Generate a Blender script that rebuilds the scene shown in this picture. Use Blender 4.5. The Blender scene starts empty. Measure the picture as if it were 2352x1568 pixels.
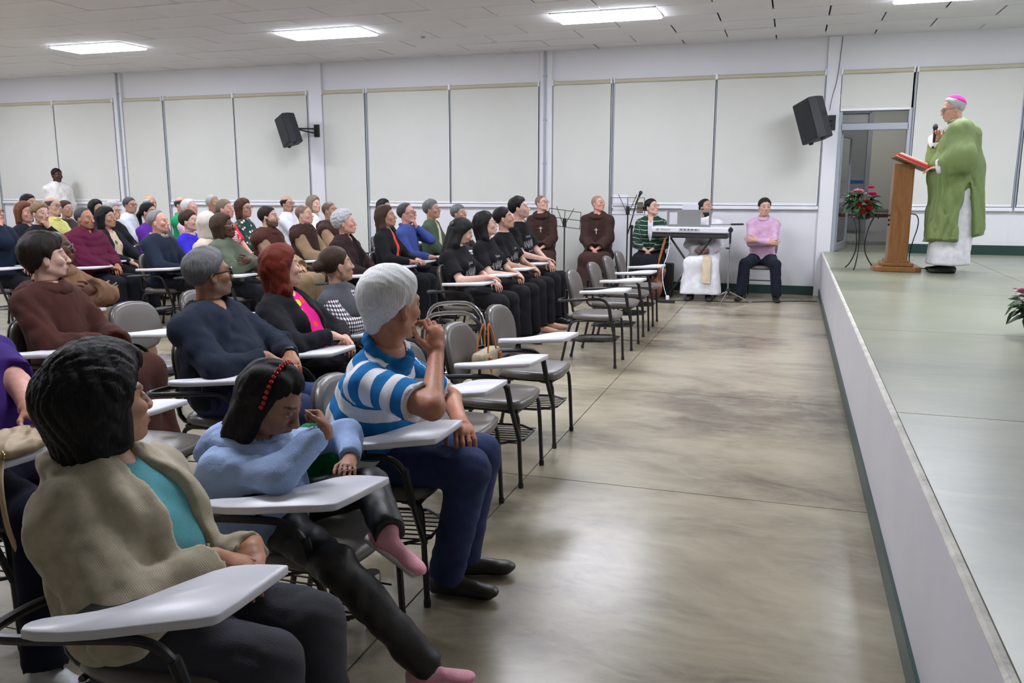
import bpy, math, random
import numpy as np
from mathutils import Vector, Matrix
random.seed(7); np.random.seed(7)
SC = bpy.context.scene
COL = SC.collection
PI = math.pi

# ------------------------------------------------------------------ camera
cam_d = bpy.data.cameras.new('camera'); cam = bpy.data.objects.new('camera', cam_d); COL.objects.link(cam)
cam_d.sensor_width = 36.0; cam_d.lens = 1936.6/2352*36.0; cam_d.clip_start = .05; cam_d.clip_end = 200
cam.location = (0, 0, 1.55)
cam.rotation_euler = (math.radians(90-10.416), 0, math.radians(18.154))
SC.camera = cam
# ------------------------------------------------------------------ world, exposure
W = bpy.data.worlds.new('world'); SC.world = W; W.use_nodes = True
W.node_tree.nodes['Background'].inputs[0].default_value = (.55, .6, .7, 1)
W.node_tree.nodes['Background'].inputs[1].default_value = .03
SC.view_settings.view_transform = 'Standard'; SC.view_settings.look = 'None'
SC.view_settings.gamma = 1.0; SC.view_settings.use_curve_mapping = False
SC.view_settings.exposure = 1.1
PANEL_POWER = 17.0            # ceiling troffers (the only lamps in the hall)
# main sizes of the hall
D = 12.9; ZC = 3.566; ZB = 3.114; ZS = 1.252; HS = .638; X0 = .442
XL, XR, YB = -17.0, 7.0, -6.0

# ------------------------------------------------------------------ materials
MATS = {}
def srgb(r, g, b):
    f = lambda c: (c/255/12.92) if c/255 <= .04045 else ((c/255+.055)/1.055)**2.4
    return (f(r), f(g), f(b))
def _new(name):
    m = bpy.data.materials.new(name); m.use_nodes = True
    nt = m.node_tree; b = nt.nodes['Principled BSDF']
    return m, nt, b
def N(nt, t, **kw):
    n = nt.nodes.new(t)
    for k, v in kw.items(): setattr(n, k, v)
    return n
def plain(name, col, rough=.5, metal=0., spec=.5, emit=None, bump=0., bscale=60., var=0., vscale=4., coat=0., alpha=1., trans=0.):
    if name in MATS: return MATS[name]
    m, nt, b = _new(name); L = nt.links.new
    b.inputs['Base Color'].default_value = (*col, 1); b.inputs['Roughness'].default_value = rough
    b.inputs['Metallic'].default_value = metal; b.inputs['Specular IOR Level'].default_value = spec
    b.inputs['Coat Weight'].default_value = coat
    b.inputs['Transmission Weight'].default_value = trans
    if emit: b.inputs['Emission Color'].default_value = (*emit[0], 1); b.inputs['Emission Strength'].default_value = emit[1]
    if bump or var:
        tc = N(nt, 'ShaderNodeTexCoord')
    if var:
        n = N(nt, 'ShaderNodeTexNoise'); n.inputs['Scale'].default_value = vscale; n.inputs['Detail'].default_value = 5
        L(tc.outputs['Object'], n.inputs['Vector'])
        r = N(nt, 'ShaderNodeValToRGB'); r.color_ramp.elements[0].position = .3; r.color_ramp.elements[1].position = .7
        r.color_ramp.elements[0].color = (*[c*(1-var) for c in col], 1); r.color_ramp.elements[1].color = (*[min(1, c*(1+var)) for c in col], 1)
        L(n.outputs['Fac'], r.inputs[0]); L(r.outputs[0], b.inputs['Base Color'])
    if bump:
        n = N(nt, 'ShaderNodeTexNoise'); n.inputs['Scale'].default_value = bscale; n.inputs['Detail'].default_value = 3
        L(tc.outputs['Object'], n.inputs['Vector'])
        bp = N(nt, 'ShaderNodeBump'); bp.inputs['Strength'].default_value = bump; bp.inputs['Distance'].default_value = .01
        L(n.outputs['Fac'], bp.inputs['Height']); L(bp.outputs[0], b.inputs['Normal'])
    MATS[name] = m; return m
def fabric(col, rough=.9, bump=.25, var=.12):
    key = 'fabric_%02x%02x%02x' % tuple(int(255*max(0, min(1, c))**.45) for c in col)
    if key in MATS: return MATS[key]
    m = plain(key, col, rough, spec=.15, bump=bump, bscale=220., var=var, vscale=14.)
    m.node_tree.nodes['Principled BSDF'].inputs['Sheen Weight'].default_value = .02
    return m
def skin_mat():
    if 'skin' in MATS: return MATS['skin']
    m, nt, b = _new('skin'); L = nt.links.new
    a = N(nt, 'ShaderNodeAttribute', attribute_name='tint')
    n = N(nt, 'ShaderNodeTexNoise'); n.inputs['Scale'].default_value = 60; n.inputs['Detail'].default_value = 4
    tc = N(nt, 'ShaderNodeTexCoord'); L(tc.outputs['Object'], n.inputs['Vector'])
    mx = N(nt, 'ShaderNodeMix', data_type='RGBA', blend_type='MULTIPLY'); mx.inputs['Factor'].default_value = .25
    r = N(nt, 'ShaderNodeValToRGB'); r.color_ramp.elements[0].color = (.55, .48, .45, 1); r.color_ramp.elements[1].color = (1, 1, 1, 1)
    r.color_ramp.elements[0].position = .32; r.color_ramp.elements[1].position = .6
    L(n.outputs['Fac'], r.inputs[0]); L(a.outputs['Color'], mx.inputs['A']); L(r.outputs[0], mx.inputs['B'])
    L(mx.outputs['Result'], b.inputs['Base Color']); b.inputs['Roughness'].default_value = .48; b.inputs['Specular IOR Level'].default_value = .4
    MATS['skin'] = m; return m
def hair_mat(col, rough=.45):
    key = 'hair_%02x%02x%02x' % tuple(int(255*c**.45) for c in col)
    if key in MATS: return MATS[key]
    m, nt, b = _new(key); L = nt.links.new
    tc = N(nt, 'ShaderNodeTexCoord'); mp = N(nt, 'ShaderNodeMapping'); mp.inputs['Scale'].default_value = (260, 260, 9)
    n = N(nt, 'ShaderNodeTexNoise'); n.inputs['Scale'].default_value = 1.; n.inputs['Detail'].default_value = 4; n.inputs['Distortion'].default_value = .6
    L(tc.outputs['Object'], mp.inputs[0]); L(mp.outputs[0], n.inputs['Vector'])
    r = N(nt, 'ShaderNodeValToRGB'); r.color_ramp.elements[0].position = .3; r.color_ramp.elements[1].position = .72
    lo_ = .55 if sum(col) < 1 else .78; r.color_ramp.elements[0].color = (*[c*lo_ for c in col], 1); r.color_ramp.elements[1].color = (*[min(.9, c*(2-lo_)+.004) for c in col], 1)
    L(n.outputs['Fac'], r.inputs[0]); L(r.outputs[0], b.inputs['Base Color'])
    bp = N(nt, 'ShaderNodeBump'); bp.inputs['Strength'].default_value = .45; bp.inputs['Distance'].default_value = .004
    L(n.outputs['Fac'], bp.inputs['Height']); L(bp.outputs[0], b.inputs['Normal'])
    b.inputs['Roughness'].default_value = .55; b.inputs['Specular IOR Level'].default_value = .18
    MATS[key] = m; return m
def attr_stripes(name, c1, c2, per, duty=.5, attr='run', soft=.02):
    """bands along the vertex attribute `run` (metres down the torso or the sleeve)"""
    m, nt, b = _new(name); L = nt.links.new
    a = N(nt, 'ShaderNodeAttribute', attribute_name=attr)
    d = N(nt, 'ShaderNodeMath', operation='DIVIDE'); d.inputs[1].default_value = per; L(a.outputs['Fac'], d.inputs[0])
    f = N(nt, 'ShaderNodeMath', operation='FRACT'); L(d.outputs[0], f.inputs[0])
    r = N(nt, 'ShaderNodeValToRGB'); e = r.color_ramp.elements
    e[0].position = 0; e[0].color = (*c1, 1); e[1].position = duty; e[1].color = (*c2, 1); r.color_ramp.interpolation = 'CONSTANT'
    L(f.outputs[0], r.inputs[0]); L(r.outputs[0], b.inputs['Base Color']); b.inputs['Roughness'].default_value = .85; b.inputs['Specular IOR Level'].default_value = .2
    MATS[name] = m; return m
def blotch(name, base, cols, scale=18., rough=.85, th=.5):
    """printed cloth: voronoi blotches of several colours on a ground colour"""
    m, nt, b = _new(name); L = nt.links.new
    tc = N(nt, 'ShaderNodeTexCoord'); v = N(nt, 'ShaderNodeTexVoronoi'); v.inputs['Scale'].default_value = scale
    L(tc.outputs['Object'], v.inputs['Vector'])
    r = N(nt, 'ShaderNodeValToRGB'); r.color_ramp.interpolation = 'CONSTANT'
    el = r.color_ramp.elements; el[0].position = 0; el[0].color = (*base, 1); el[1].position = th; el[1].color = (*cols[0], 1)
    for i, c in enumerate(cols[1:]):
        e = el.new(th+(1-th)*(i+1)/len(cols)); e.color = (*c, 1)
    sx = N(nt, 'ShaderNodeSeparateColor'); L(v.outputs['Color'], sx.inputs[0]); L(sx.outputs[0], r.inputs[0])
    # blotch core only
    cr = N(nt, 'ShaderNodeValToRGB'); cr.color_ramp.interpolation = 'CONSTANT'; cr.color_ramp.elements[1].position = .42
    cr.color_ramp.elements[0].color = (1, 1, 1, 1); cr.color_ramp.elements[1].color = (0, 0, 0, 1); L(v.outputs['Distance'], cr.inputs[0])
    mx = N(nt, 'ShaderNodeMix', data_type='RGBA'); mx.inputs['A'].default_value = (*base, 1); L(cr.outputs[0], mx.inputs['Factor']); L(r.outputs[0], mx.inputs['B'])
    L(mx.outputs['Result'], b.inputs['Base Color']); b.inputs['Roughness'].default_value = rough; b.inputs['Specular IOR Level'].default_value = .2
    MATS[name] = m; return m
def plaid(name, per=.022):
    m, nt, b = _new(name); L = nt.links.new
    tc = N(nt, 'ShaderNodeTexCoord'); sp = N(nt, 'ShaderNodeSeparateXYZ'); L(tc.outputs['Object'], sp.inputs[0])
    ad = N(nt, 'ShaderNodeMath', operation='ADD'); L(sp.outputs['X'], ad.inputs[0]); L(sp.outputs['Y'], ad.inputs[1])
    fs = []
    for src in (ad.outputs[0], sp.outputs['Z']):
        d = N(nt, 'ShaderNodeMath', operation='DIVIDE'); d.inputs[1].default_value = per; L(src, d.inputs[0])
        f = N(nt, 'ShaderNodeMath', operation='FRACT'); L(d.outputs[0], f.inputs[0])
        g = N(nt, 'ShaderNodeMath', operation='GREATER_THAN'); g.inputs[1].default_value = .5; L(f.outputs[0], g.inputs[0]); fs.append(g)
    s = N(nt, 'ShaderNodeMath', operation='ADD'); L(fs[0].outputs[0], s.inputs[0]); L(fs[1].outputs[0], s.inputs[1])
    h = N(nt, 'ShaderNodeMath', operation='MULTIPLY'); h.inputs[1].default_value = .5; L(s.outputs[0], h.inputs[0])
    r = N(nt, 'ShaderNodeValToRGB'); r.color_ramp.interpolation = 'CONSTANT'; e = r.color_ramp.elements
    e[0].color = (.75, .73, .72, 1); e[1].position = .25; e[1].color = (.16, .13, .15, 1); q = e.new(.75); q.color = (.012, .012, .018, 1)
    L(h.outputs[0], r.inputs[0]); L(r.outputs[0], b.inputs['Base Color']); b.inputs['Roughness'].default_value = .9
    MATS[name] = m; return m
def knit(name, col, scale=95.):
    m, nt, b = _new(name); L = nt.links.new
    tc = N(nt, 'ShaderNodeTexCoord'); w = N(nt, 'ShaderNodeTexWave', wave_type='BANDS', bands_direction='DIAGONAL'); w.inputs['Scale'].default_value = scale
    w.inputs['Distortion'].default_value = 3.; w.inputs['Detail'].default_value = 2; L(tc.outputs['Object'], w.inputs['Vector'])
    n = N(nt, 'ShaderNodeTexNoise'); n.inputs['Scale'].default_value = 25; n.inputs['Detail'].default_value = 6; L(tc.outputs['Object'], n.inputs['Vector'])
    r = N(nt, 'ShaderNodeValToRGB'); r.color_ramp.elements[0].position = .3; r.color_ramp.elements[1].position = .7
    r.color_ramp.elements[0].color = (*[c*.78 for c in col], 1); r.color_ramp.elements[1].color = (*[c*1.12 for c in col], 1)
    L(n.outputs['Fac'], r.inputs[0]); L(r.outputs[0], b.inputs['Base Color'])
    bp = N(nt, 'ShaderNodeBump'); bp.inputs['Strength'].default_value = .14; bp.inputs['Distance'].default_value = .004
    L(w.outputs['Fac'], bp.inputs['Height']); L(bp.outputs[0], b.inputs['Normal'])
    b.inputs['Roughness'].default_value = .95; b.inputs['Specular IOR Level'].default_value = .1; b.inputs['Sheen Weight'].default_value = .2
    MATS[name] = m; return m
def concrete(name, ca, cb, cc, rough=.2, joint=None, streak=(1.0, 3.0)):
    m, nt, b = _new(name); L = nt.links.new
    ge = N(nt, 'ShaderNodeNewGeometry'); mp = N(nt, 'ShaderNodeMapping'); mp.inputs['Scale'].default_value = (streak[0], streak[1], 1); L(ge.outputs['Position'], mp.inputs[0])
    n1 = N(nt, 'ShaderNodeTexNoise'); n1.inputs['Scale'].default_value = .55; n1.inputs['Detail'].default_value = 8; n1.inputs['Roughness'].default_value = .62; n1.inputs['Distortion'].default_value = .5
    n2 = N(nt, 'ShaderNodeTexNoise'); n2.inputs['Scale'].default_value = 3.1; n2.inputs['Detail'].default_value = 9; n2.inputs['Roughness'].default_value = .68; n2.inputs['Distortion'].default_value = .8
    L(mp.outputs[0], n1.inputs['Vector']); L(mp.outputs[0], n2.inputs['Vector'])
    r = N(nt, 'ShaderNodeValToRGB'); e = r.color_ramp.elements; e[0].position = .36; e[0].color = (*ca, 1); e[1].position = .60; e[1].color = (*cb, 1)
    L(n1.outputs['Fac'], r.inputs[0])
    r2 = N(nt, 'ShaderNodeValToRGB'); e = r2.color_ramp.elements; e[0].position = .42; e[0].color = (0, 0, 0, 1); e[1].position = .72; e[1].color = (.45, .45, .45, 1)
    L(n2.outputs['Fac'], r2.inputs[0])
    mx = N(nt, 'ShaderNodeMix', data_type='RGBA'); L(r2.outputs[0], mx.inputs['Factor']); L(r.outputs[0], mx.inputs['A']); mx.inputs['B'].default_value = (*cc, 1)
    L(mx.outputs['Result'], b.inputs['Base Color'])
    b.inputs['Roughness'].default_value = rough
    n3 = N(nt, 'ShaderNodeTexNoise'); n3.inputs['Scale'].default_value = 22; n3.inputs['Detail'].default_value = 2; L(ge.outputs['Position'], n3.inputs['Vector'])
    bp = N(nt, 'ShaderNodeBump'); bp.inputs['Strength'].default_value = .06; bp.inputs['Distance'].default_value = .004
    L(n3.outputs['Fac'], bp.inputs['Height']); L(bp.outputs[0], b.inputs['Normal'])
    b.inputs['Specular IOR Level'].default_value = .5
    MATS[name] = m; return m
def wood(name, ca, cb, scale=3.):
    m, nt, b = _new(name); L = nt.links.new
    tc = N(nt, 'ShaderNodeTexCoord'); mp = N(nt, 'ShaderNodeMapping'); mp.inputs['Scale'].default_value = (14, 14, 1.3); L(tc.outputs['Object'], mp.inputs[0])
    n = N(nt, 'ShaderNodeTexNoise'); n.inputs['Scale'].default_value = scale; n.inputs['Detail'].default_value = 6; n.inputs['Distortion'].default_value = 1.2; L(mp.outputs[0], n.inputs['Vector'])
    r = N(nt, 'ShaderNodeValToRGB'); r.color_ramp.elements[0].color = (*ca, 1); r.color_ramp.elements[1].color = (*cb, 1); r.color_ramp.elements[0].position = .3; r.color_ramp.elements[1].position = .7
    L(n.outputs['Fac'], r.inputs[0]); L(r.outputs[0], b.inputs['Base Color']); b.inputs['Roughness'].default_value = .35
    MATS[name] = m; return m

# ------------------------------------------------------------------ object helpers
def tag(o, label=None, cat=None, group=None, kind=None):
    if label: o['label'] = label
    if cat: o['category'] = cat
    if group: o['group'] = group
    if kind: o['kind'] = kind
    return o
def thing(name, label, cat, loc=(0, 0, 0), rz=0., group=None):
    o = bpy.data.objects.new(name, None); COL.objects.link(o); o.empty_display_size = .1
    o.location = loc; o.rotation_euler = (0, 0, rz); return tag(o, label, cat, group)
def mesh(name, V, F, mat, parent=None, smooth=True, tint=None, run=None, mats=None, midx=None):
    me = bpy.data.meshes.new(name); V = np.asarray(V, dtype=np.float32)
    if isinstance(F, np.ndarray) and F.ndim == 2:
        n = F.shape[1]; me.vertices.add(len(V)); me.vertices.foreach_set('co', V.ravel())
        me.loops.add(F.size); me.loops.foreach_set('vertex_index', F.ravel().astype(np.int32))
        me.polygons.add(len(F)); me.polygons.foreach_set('loop_start', np.arange(0, F.size, n, dtype=np.int32))
        me.update(calc_edges=True)
    else:
        me.from_pydata([tuple(map(float, v)) for v in V], [], [tuple(int(i) for i in f) for f in F]); me.update()
    if smooth is True: me.polygons.foreach_set('use_smooth', np.ones(len(me.polygons), dtype=bool))
    if tint is not None:
        a = me.color_attributes.new('tint', 'FLOAT_COLOR', 'POINT')
        a.data.foreach_set('color', np.concatenate([tint, np.ones((len(tint), 1))], 1).astype(np.float32).ravel())
    if run is not None:
        a = me.attributes.new('run', 'FLOAT', 'POINT'); a.data.foreach_set('value', np.asarray(run, np.float32))
    for mm in (mats or [mat]): me.materials.append(mm)
    if midx is not None: me.polygons.foreach_set('material_index', np.asarray(midx, np.int32))
    me.validate()
    o = bpy.data.objects.new(name, me); COL.objects.link(o)
    if parent: o.parent = parent
    if isinstance(smooth, float):
        # smooth by angle without operators: mark sharp edges
        me.polygons.foreach_set('use_smooth', np.ones(len(me.polygons), dtype=bool))
        fn = np.zeros(len(me.polygons)*3); me.polygons.foreach_get('normal', fn); fn = fn.reshape(-1, 3)
        ef = {}
        for p in me.polygons:
            for k in p.edge_keys: ef.setdefault(k, []).append(p.index)
        ca = math.cos(smooth)
        for e in me.edges:
            fs = ef.get(e.key, ())
            if len(fs) != 2 or fn[fs[0]] @ fn[fs[1]] < ca: e.use_edge_sharp = True
        if all(e.use_edge_sharp for e in me.edges): me.polygons.foreach_set('use_smooth', np.zeros(len(me.polygons), dtype=bool))
    return o
def copy_tree(o, parent=None):
    c = o.copy(); COL.objects.link(c); c.parent = parent
    for ch in list(o.children): copy_tree(ch, c)
    return c
class MB:
    """collects boxes, tubes, lathes and prisms; build() links them as one mesh"""
    def __init__(s): s.V = []; s.F = []
    def add(s, V, F):
        o = len(s.V); s.V += [tuple(map(float, v)) for v in V]; s.F += [tuple(int(i)+o for i in f) for f in F]; return s
    def box(s, c, d, bev=0., R=None):
        hx, hy, hz = d[0]/2, d[1]/2, d[2]/2; V = []; F = []
        b = min(bev, hx*.9, hy*.9, hz*.9)
        if b <= 0:
            V = [(x, y, z) for x in (-hx, hx) for y in (-hy, hy) for z in (-hz, hz)]
            F = [(0, 1, 3, 2), (4, 6, 7, 5), (0, 4, 5, 1), (2, 3, 7, 6), (0, 2, 6, 4), (1, 5, 7, 3)]
        else:
            idx = {}
            for sx in (-1, 1):
                for sy in (-1, 1):
                    for sz in (-1, 1):
                        for ax in range(3):
                            p = [sx*(hx-b), sy*(hy-b), sz*(hz-b)]; p[ax] += (sx, sy, sz)[ax]*b
                            idx[(sx, sy, sz, ax)] = len(V); V.append(tuple(p))
            S = (-1, 1)
            for ax in range(3):
                o1, o2 = [a for a in range(3) if a != ax]
                for sg in S:
                    q = []
                    for (u, v) in ((-1, -1), (1, -1), (1, 1), (-1, 1)):
                        k = [0, 0, 0]; k[ax] = sg; k[o1] = u; k[o2] = v; q.append(idx[(*k, ax)])
                    flip = (sg < 0) ^ (ax == 1)
                    F.append(tuple(q[::-1] if flip else q))
            for ax in range(3):  # edges parallel to ax
                o1, o2 = [a for a in range(3) if a != ax]
                for u in S:
                    for v in S:
                        def K(w, face):
                            k = [0, 0, 0]; k[ax] = w; k[o1] = u; k[o2] = v; return idx[(*k, face)]
                        F.append((K(-1, o1), K(1, o1), K(1, o2), K(-1, o2)))
            for sx in S:
                for sy in S:
                    for sz in S: F.append(tuple(idx[(sx, sy, sz, a)] for a in range(3)))
        V = np.array(V)
        if R is not None: V = V @ np.array(R).T
        return s.add(V+np.array(c), F)
    def tube(s, P, r, n=8, closed=False, cap=True, flat=None):
        P = [np.array(p, float) for p in P]; m = len(P)
        rs = [r]*m if np.isscalar(r) else list(r)
        T = []
        for i in range(m):
            a = P[(i-1) % m] if (closed or i > 0) else P[i]; b = P[(i+1) % m] if (closed or i < m-1) else P[i]
            t = b-a; T.append(t/(np.linalg.norm(t)+1e-12))
        ref = np.array([0, 0, 1.]) if abs(T[0][2]) < .9 else np.array([1., 0, 0])
        u = np.cross(T[0], ref); u /= np.linalg.norm(u); V = []; F = []
        for i in range(m):
            u = u-T[i]*(u@T[i]); u /= np.linalg.norm(u); v = np.cross(T[i], u)
            for k in range(n):
                a = 2*PI*k/n; V.append(P[i]+rs[i]*(math.cos(a)*u+math.sin(a)*v*(flat or 1)))
        for i in range(m if closed else m-1):
            j = (i+1) % m
            for k in range(n): F.append((i*n+k, i*n+(k+1) % n, j*n+(k+1) % n, j*n+k))
        if cap and not closed: F.append(tuple(range(n))[::-1]); F.append(tuple((m-1)*n+k for k in range(n)))
        return s.add(V, F)
    def lathe(s, prof, c=(0, 0, 0), n=20, R=None):
        V = []; F = []
        for (r, z) in prof:
            for k in range(n): V.append((r*math.cos(2*PI*k/n), r*math.sin(2*PI*k/n), z))
        for i in range(len(prof)-1):
            for k in range(n): F.append((i*n+k, i*n+(k+1) % n, (i+1)*n+(k+1) % n, (i+1)*n+k))
        F.append(tuple(range(n))[::-1]); F.append(tuple((len(prof)-1)*n+k for k in range(n)))
        V = np.array(V)
        if R is not None: V = V @ np.array(R).T
        return s.add(V+np.array(c), F)
    def prism(s, pts, z0, z1, bev=0.):
        n = len(pts); c = np.mean(pts, 0); P = np.array(pts, float)
        e = np.roll(P, -1, 0)-np.roll(P, 1, 0); nn = np.stack([e[:, 1], -e[:, 0]], 1); nn /= np.linalg.norm(nn, axis=1, keepdims=True)
        if ((P-c)*nn).sum() < 0: nn = -nn
        rings = [(0, z0), (0, z1)] if bev <= 0 else [(-bev, z0), (0, z0+bev), (0, z1-bev), (-bev, z1)]
        V = []; F = []
        for off, z in rings:
            for p, q in zip(P, nn): V.append((*(p+q*off), z))
        for i in range(len(rings)-1):
            for k in range(n): F.append((i*n+k, i*n+(k+1) % n, (i+1)*n+(k+1) % n, (i+1)*n+k))
        F.append(tuple(range(n))[::-1]); F.append(tuple((len(rings)-1)*n+k for k in range(n)))
        return s.add(V, F)
    def build(s, name, mat, parent=None, smooth=.6):
        return mesh(name, s.V, s.F, mat, parent, smooth)
def chaikin(P, n=1, closed=True):
    P = [np.array(p, float) for p in P]
    for _ in range(n):
        Q = []; m = len(P)
        for i in range(m if closed else m-1):
            a, b = P[i], P[(i+1) % m]; Q += [a*.75+b*.25, a*.25+b*.75]
        P = Q if closed else [P[0]]+Q+[P[-1]]
    return P
def rot(ax, a):
    c, s_ = math.cos(a), math.sin(a)
    return np.array({'x': [[1, 0, 0], [0, c, -s_], [0, s_, c]], 'y': [[c, 0, s_], [0, 1, 0], [-s_, 0, c]], 'z': [[c, -s_, 0], [s_, c, 0], [0, 0, 1]]}[ax])
def struct(o): o['kind'] = 'structure'; return o
def textobj(name, body, size, mat, parent, M, shear=0., extrude=.0006):
    cu = bpy.data.curves.new(name, 'FONT'); cu.body = body; cu.size = size; cu.shear = shear; cu.extrude = extrude; cu.resolution_u = 2
    o = bpy.data.objects.new(name, cu); COL.objects.link(o)
    dg = bpy.context.evaluated_depsgraph_get(); me = bpy.data.meshes.new_from_object(o.evaluated_get(dg)); bpy.data.objects.remove(o); bpy.data.curves.remove(cu)
    V = np.array([v.co for v in me.vertices]); F = [tuple(p.vertices) for p in me.polygons]; bpy.data.meshes.remove(me)
    V = V if M is None else (np.c_[V, np.ones(len(V))] @ np.array(M).T)[:, :3]
    return mesh(name, V, F, mat, parent, False) if mat else (V, F)
# ================================================================== THE SETTING
M_wall = plain('white_wall_paint', (.72, .72, .745), .55, bump=.04, bscale=30)
M_white = plain('white_trim_paint', (.80, .80, .84), .4)
M_green = plain('dark_green_skirting_paint', (.018, .05, .042), .35)
M_tile = plain('white_ceiling_board', (.80, .79, .80), .85, var=.03, vscale=1.2)
M_gap = plain('ceiling_void', (.03, .03, .033), .9)
M_alu = plain('grey_aluminium', (.36, .39, .43), .45, metal=.15)
M_blind = plain('cream_blind_cloth', (.63, .635, .585), .8, bump=.08, bscale=300, var=.015, vscale=2.)
M_cass = plain('cream_blind_cassette', (.52, .49, .36), .5)
M_floor = concrete('polished_brown_concrete', (.140, .112, .078), (.385, .335, .235), (.48, .435, .32), .25, streak=(.9, 1.7))
M_stage = concrete('polished_green_concrete', (.175, .195, .150), (.265, .285, .205), (.36, .34, .22), .30, streak=(.7, 1.5))
M_joint = plain('dark_floor_joint', (.05, .045, .038), .8)
M_black = plain('black_enamel', (.012, .012, .013), .35)
M_rub = plain('black_rubber', (.015, .015, .015), .7)
M_chrome = plain('bright_metal', (.62, .62, .64), .2, metal=1.)

# floor: one bed with slabs that are told apart by their joints
fl = struct(MB().box(((XL+X0)/2+.5, (YB+D)/2+.5, -.06), (X0-XL+1.4, D-YB+1.4, .09)).build('floor', M_joint))
xs = [X0-.002, -1.29, -3.44, -5.59, -7.74, -9.89, -12.04, -14.19, -16.34]
ys = [4.2+2.12*k for k in range(-5, 5)]+[D+.2]
for i in range(len(xs)-1):
    for j in range(len(ys)-1):
        x1, x0 = xs[i], xs[i+1]; y0, y1 = ys[j], ys[j+1]
        MB().box(((x0+x1)/2, (y0+y1)/2, -.0075), (x1-x0-.007, y1-y0-.007, .015)).build('slab', M_floor, fl)
# stage
st = struct(MB().box(((X0+XR)/2, (YB+D)/2, HS/2-.01), (XR-X0, D-YB, HS-.02)).build('wall_stage', plain('stage_front_paint', (.56, .55, .575), .5, bump=.1, bscale=8, var=.04, vscale=2)))
MB().box(((X0+.006), (YB+D)/2, HS-.012), (.03, D-YB, .022), .008).build('stage_nosing', plain('worn_stage_edge', (.58, .56, .50), .7, bump=.6, bscale=40, var=.2, vscale=9), st)
sf = struct(MB().box(((X0+XR)/2, (YB+D)/2, HS-.012), (XR-X0-.03, D-YB, .012)).build('floor_stage', M_joint))
sx = [X0+.014, 2.16, 4.6, XR]; sy = [3.68+2.18*k for k in range(-4, 5)]; sy = [y for y in sy if y < D]+[D]
for i in range(len(sx)-1):
    for j in range(len(sy)-1):
        MB().box(((sx[i]+sx[i+1])/2, (sy[j]+sy[j+1])/2, HS-.004), (sx[i+1]-sx[i]-.005, sy[j+1]-sy[j]-.006, .008)).build('slab', M_stage, sf)
struct(MB().box((X0-.006, (YB+D)/2, .05), (.014, D-YB, .10)).build('baseboard_stage', M_green))
# side and rear walls (out of view, they close the room)
struct(MB().box((XL-.1, (YB+D)/2, ZC/2), (.2, D-YB+.4, ZC)).build('wall_left', M_wall))
struct(MB().box((XR+.1, (YB+D)/2, ZC/2), (.2, D-YB+.4, ZC)).build('wall_right', M_wall))
struct(MB().box(((XL+XR)/2, YB-.1, ZC/2), (XR-XL, .2, ZC)).build('wall_rear', M_wall))
# ceiling: void board, tile field in view, plain field elsewhere
ce = struct(MB().box(((XL+XR)/2, (YB+D)/2+.2, ZC+.08), (XR-XL+.4, D-YB+.6, .08)).build('ceiling', M_gap))
rows = [12.92, 12.50, 11.93, 11.34, 10.74, 10.14, 9.54, 8.94, 8.34, 7.74]
TX = 1.265
LX = [-2.865+3*TX*k for k in range(-3, 3)]
tile_me = {}
for r in range(len(rows)-1):
    y1, y0 = rows[r], rows[r+1]; ph = -1.6 if r % 2 == 0 else -.97
    for k in range(-13, 7):
        x0 = ph+TX*k; x1 = x0+TX
        if x1 < XL or x0 > XR: continue
        if r == 4 and any(abs(x0-lx) < .1 for lx in LX): continue
        key = round(y1-y0, 3)
        if key not in tile_me:
            o = MB().box((0, 0, 0), (TX-.018, y1-y0-.016, .02), .004).build('ceiling_tile', M_tile, ce, smooth=False); tile_me[key] = o.data
        else:
            o = bpy.data.objects.new('ceiling_tile', tile_me[key]); COL.objects.link(o); o.parent = ce
        o.location = ((x0+x1)/2, (y0+y1)/2, ZC+.012+random.uniform(-.004, .004)); o.rotation_euler = (random.uniform(-.004, .004), random.uniform(-.003, .003), 0)
MB().box(((XL+XR)/2, (YB+rows[-1])/2, ZC+.012), (XR-XL, rows[-1]-YB-.01, .02)).build('ceiling_field', M_tile, ce)
MB().tube([(-4.93, 11.12, ZC), (-4.93, 11.12, ZC-.02)], .03, 10).build('sprinkler', M_alu, ce)

# troffers
M_diff = plain('lit_diffuser', (.9, .9, .9), .5, emit=((.92, .95, 1.07), PANEL_POWER))
M_frame = plain('white_lamp_frame', (.8, .8, .8), .5)
K0 = 0
names = {(K0+1, 0): 'glowing ceiling light panel furthest left, above the person standing in white',
         (K0+2, 0): 'glowing ceiling light panel above the left wall loudspeaker',
         (K0+3, 0): 'glowing ceiling light panel above the choir in black shirts',
         (K0+4, 0): 'glowing ceiling light panel cut by the top edge above the doorway'}
lamp = None
for j, yc in enumerate([10.44, 6.84, 3.24]):
    for i, lx in enumerate(LX):
        if lx < XL+.3 or lx > XR-1.4 or (j == 2 and lx > 0): continue
        lab = names.get((i, j), 'glowing ceiling light panel over the %s of the hall, outside the picture' % ('middle' if j < 2 else 'rear'))
        if lamp is None:
            lamp = thing('ceiling_light', lab, 'ceiling light', group='ceiling light panels')
            MB().box((0, 0, -.012), (1.235, .565, .03), .008).build('diffuser', M_diff, lamp, smooth=False)
            f = MB()
            for sx_, sy_, dx, dy in ((0, .29, 1.26, .014), (0, -.29, 1.26, .014), (.624, 0, .014, .594), (-.624, 0, .014, .594)):
                f.box((sx_, sy_, .003), (dx, dy, .022))
            f.build('frame', M_frame, lamp, smooth=False); o = lamp
        else:
            o = copy_tree(lamp); o['label'] = lab
        o.location = (lx+TX/2, yc, ZC-.004)

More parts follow.
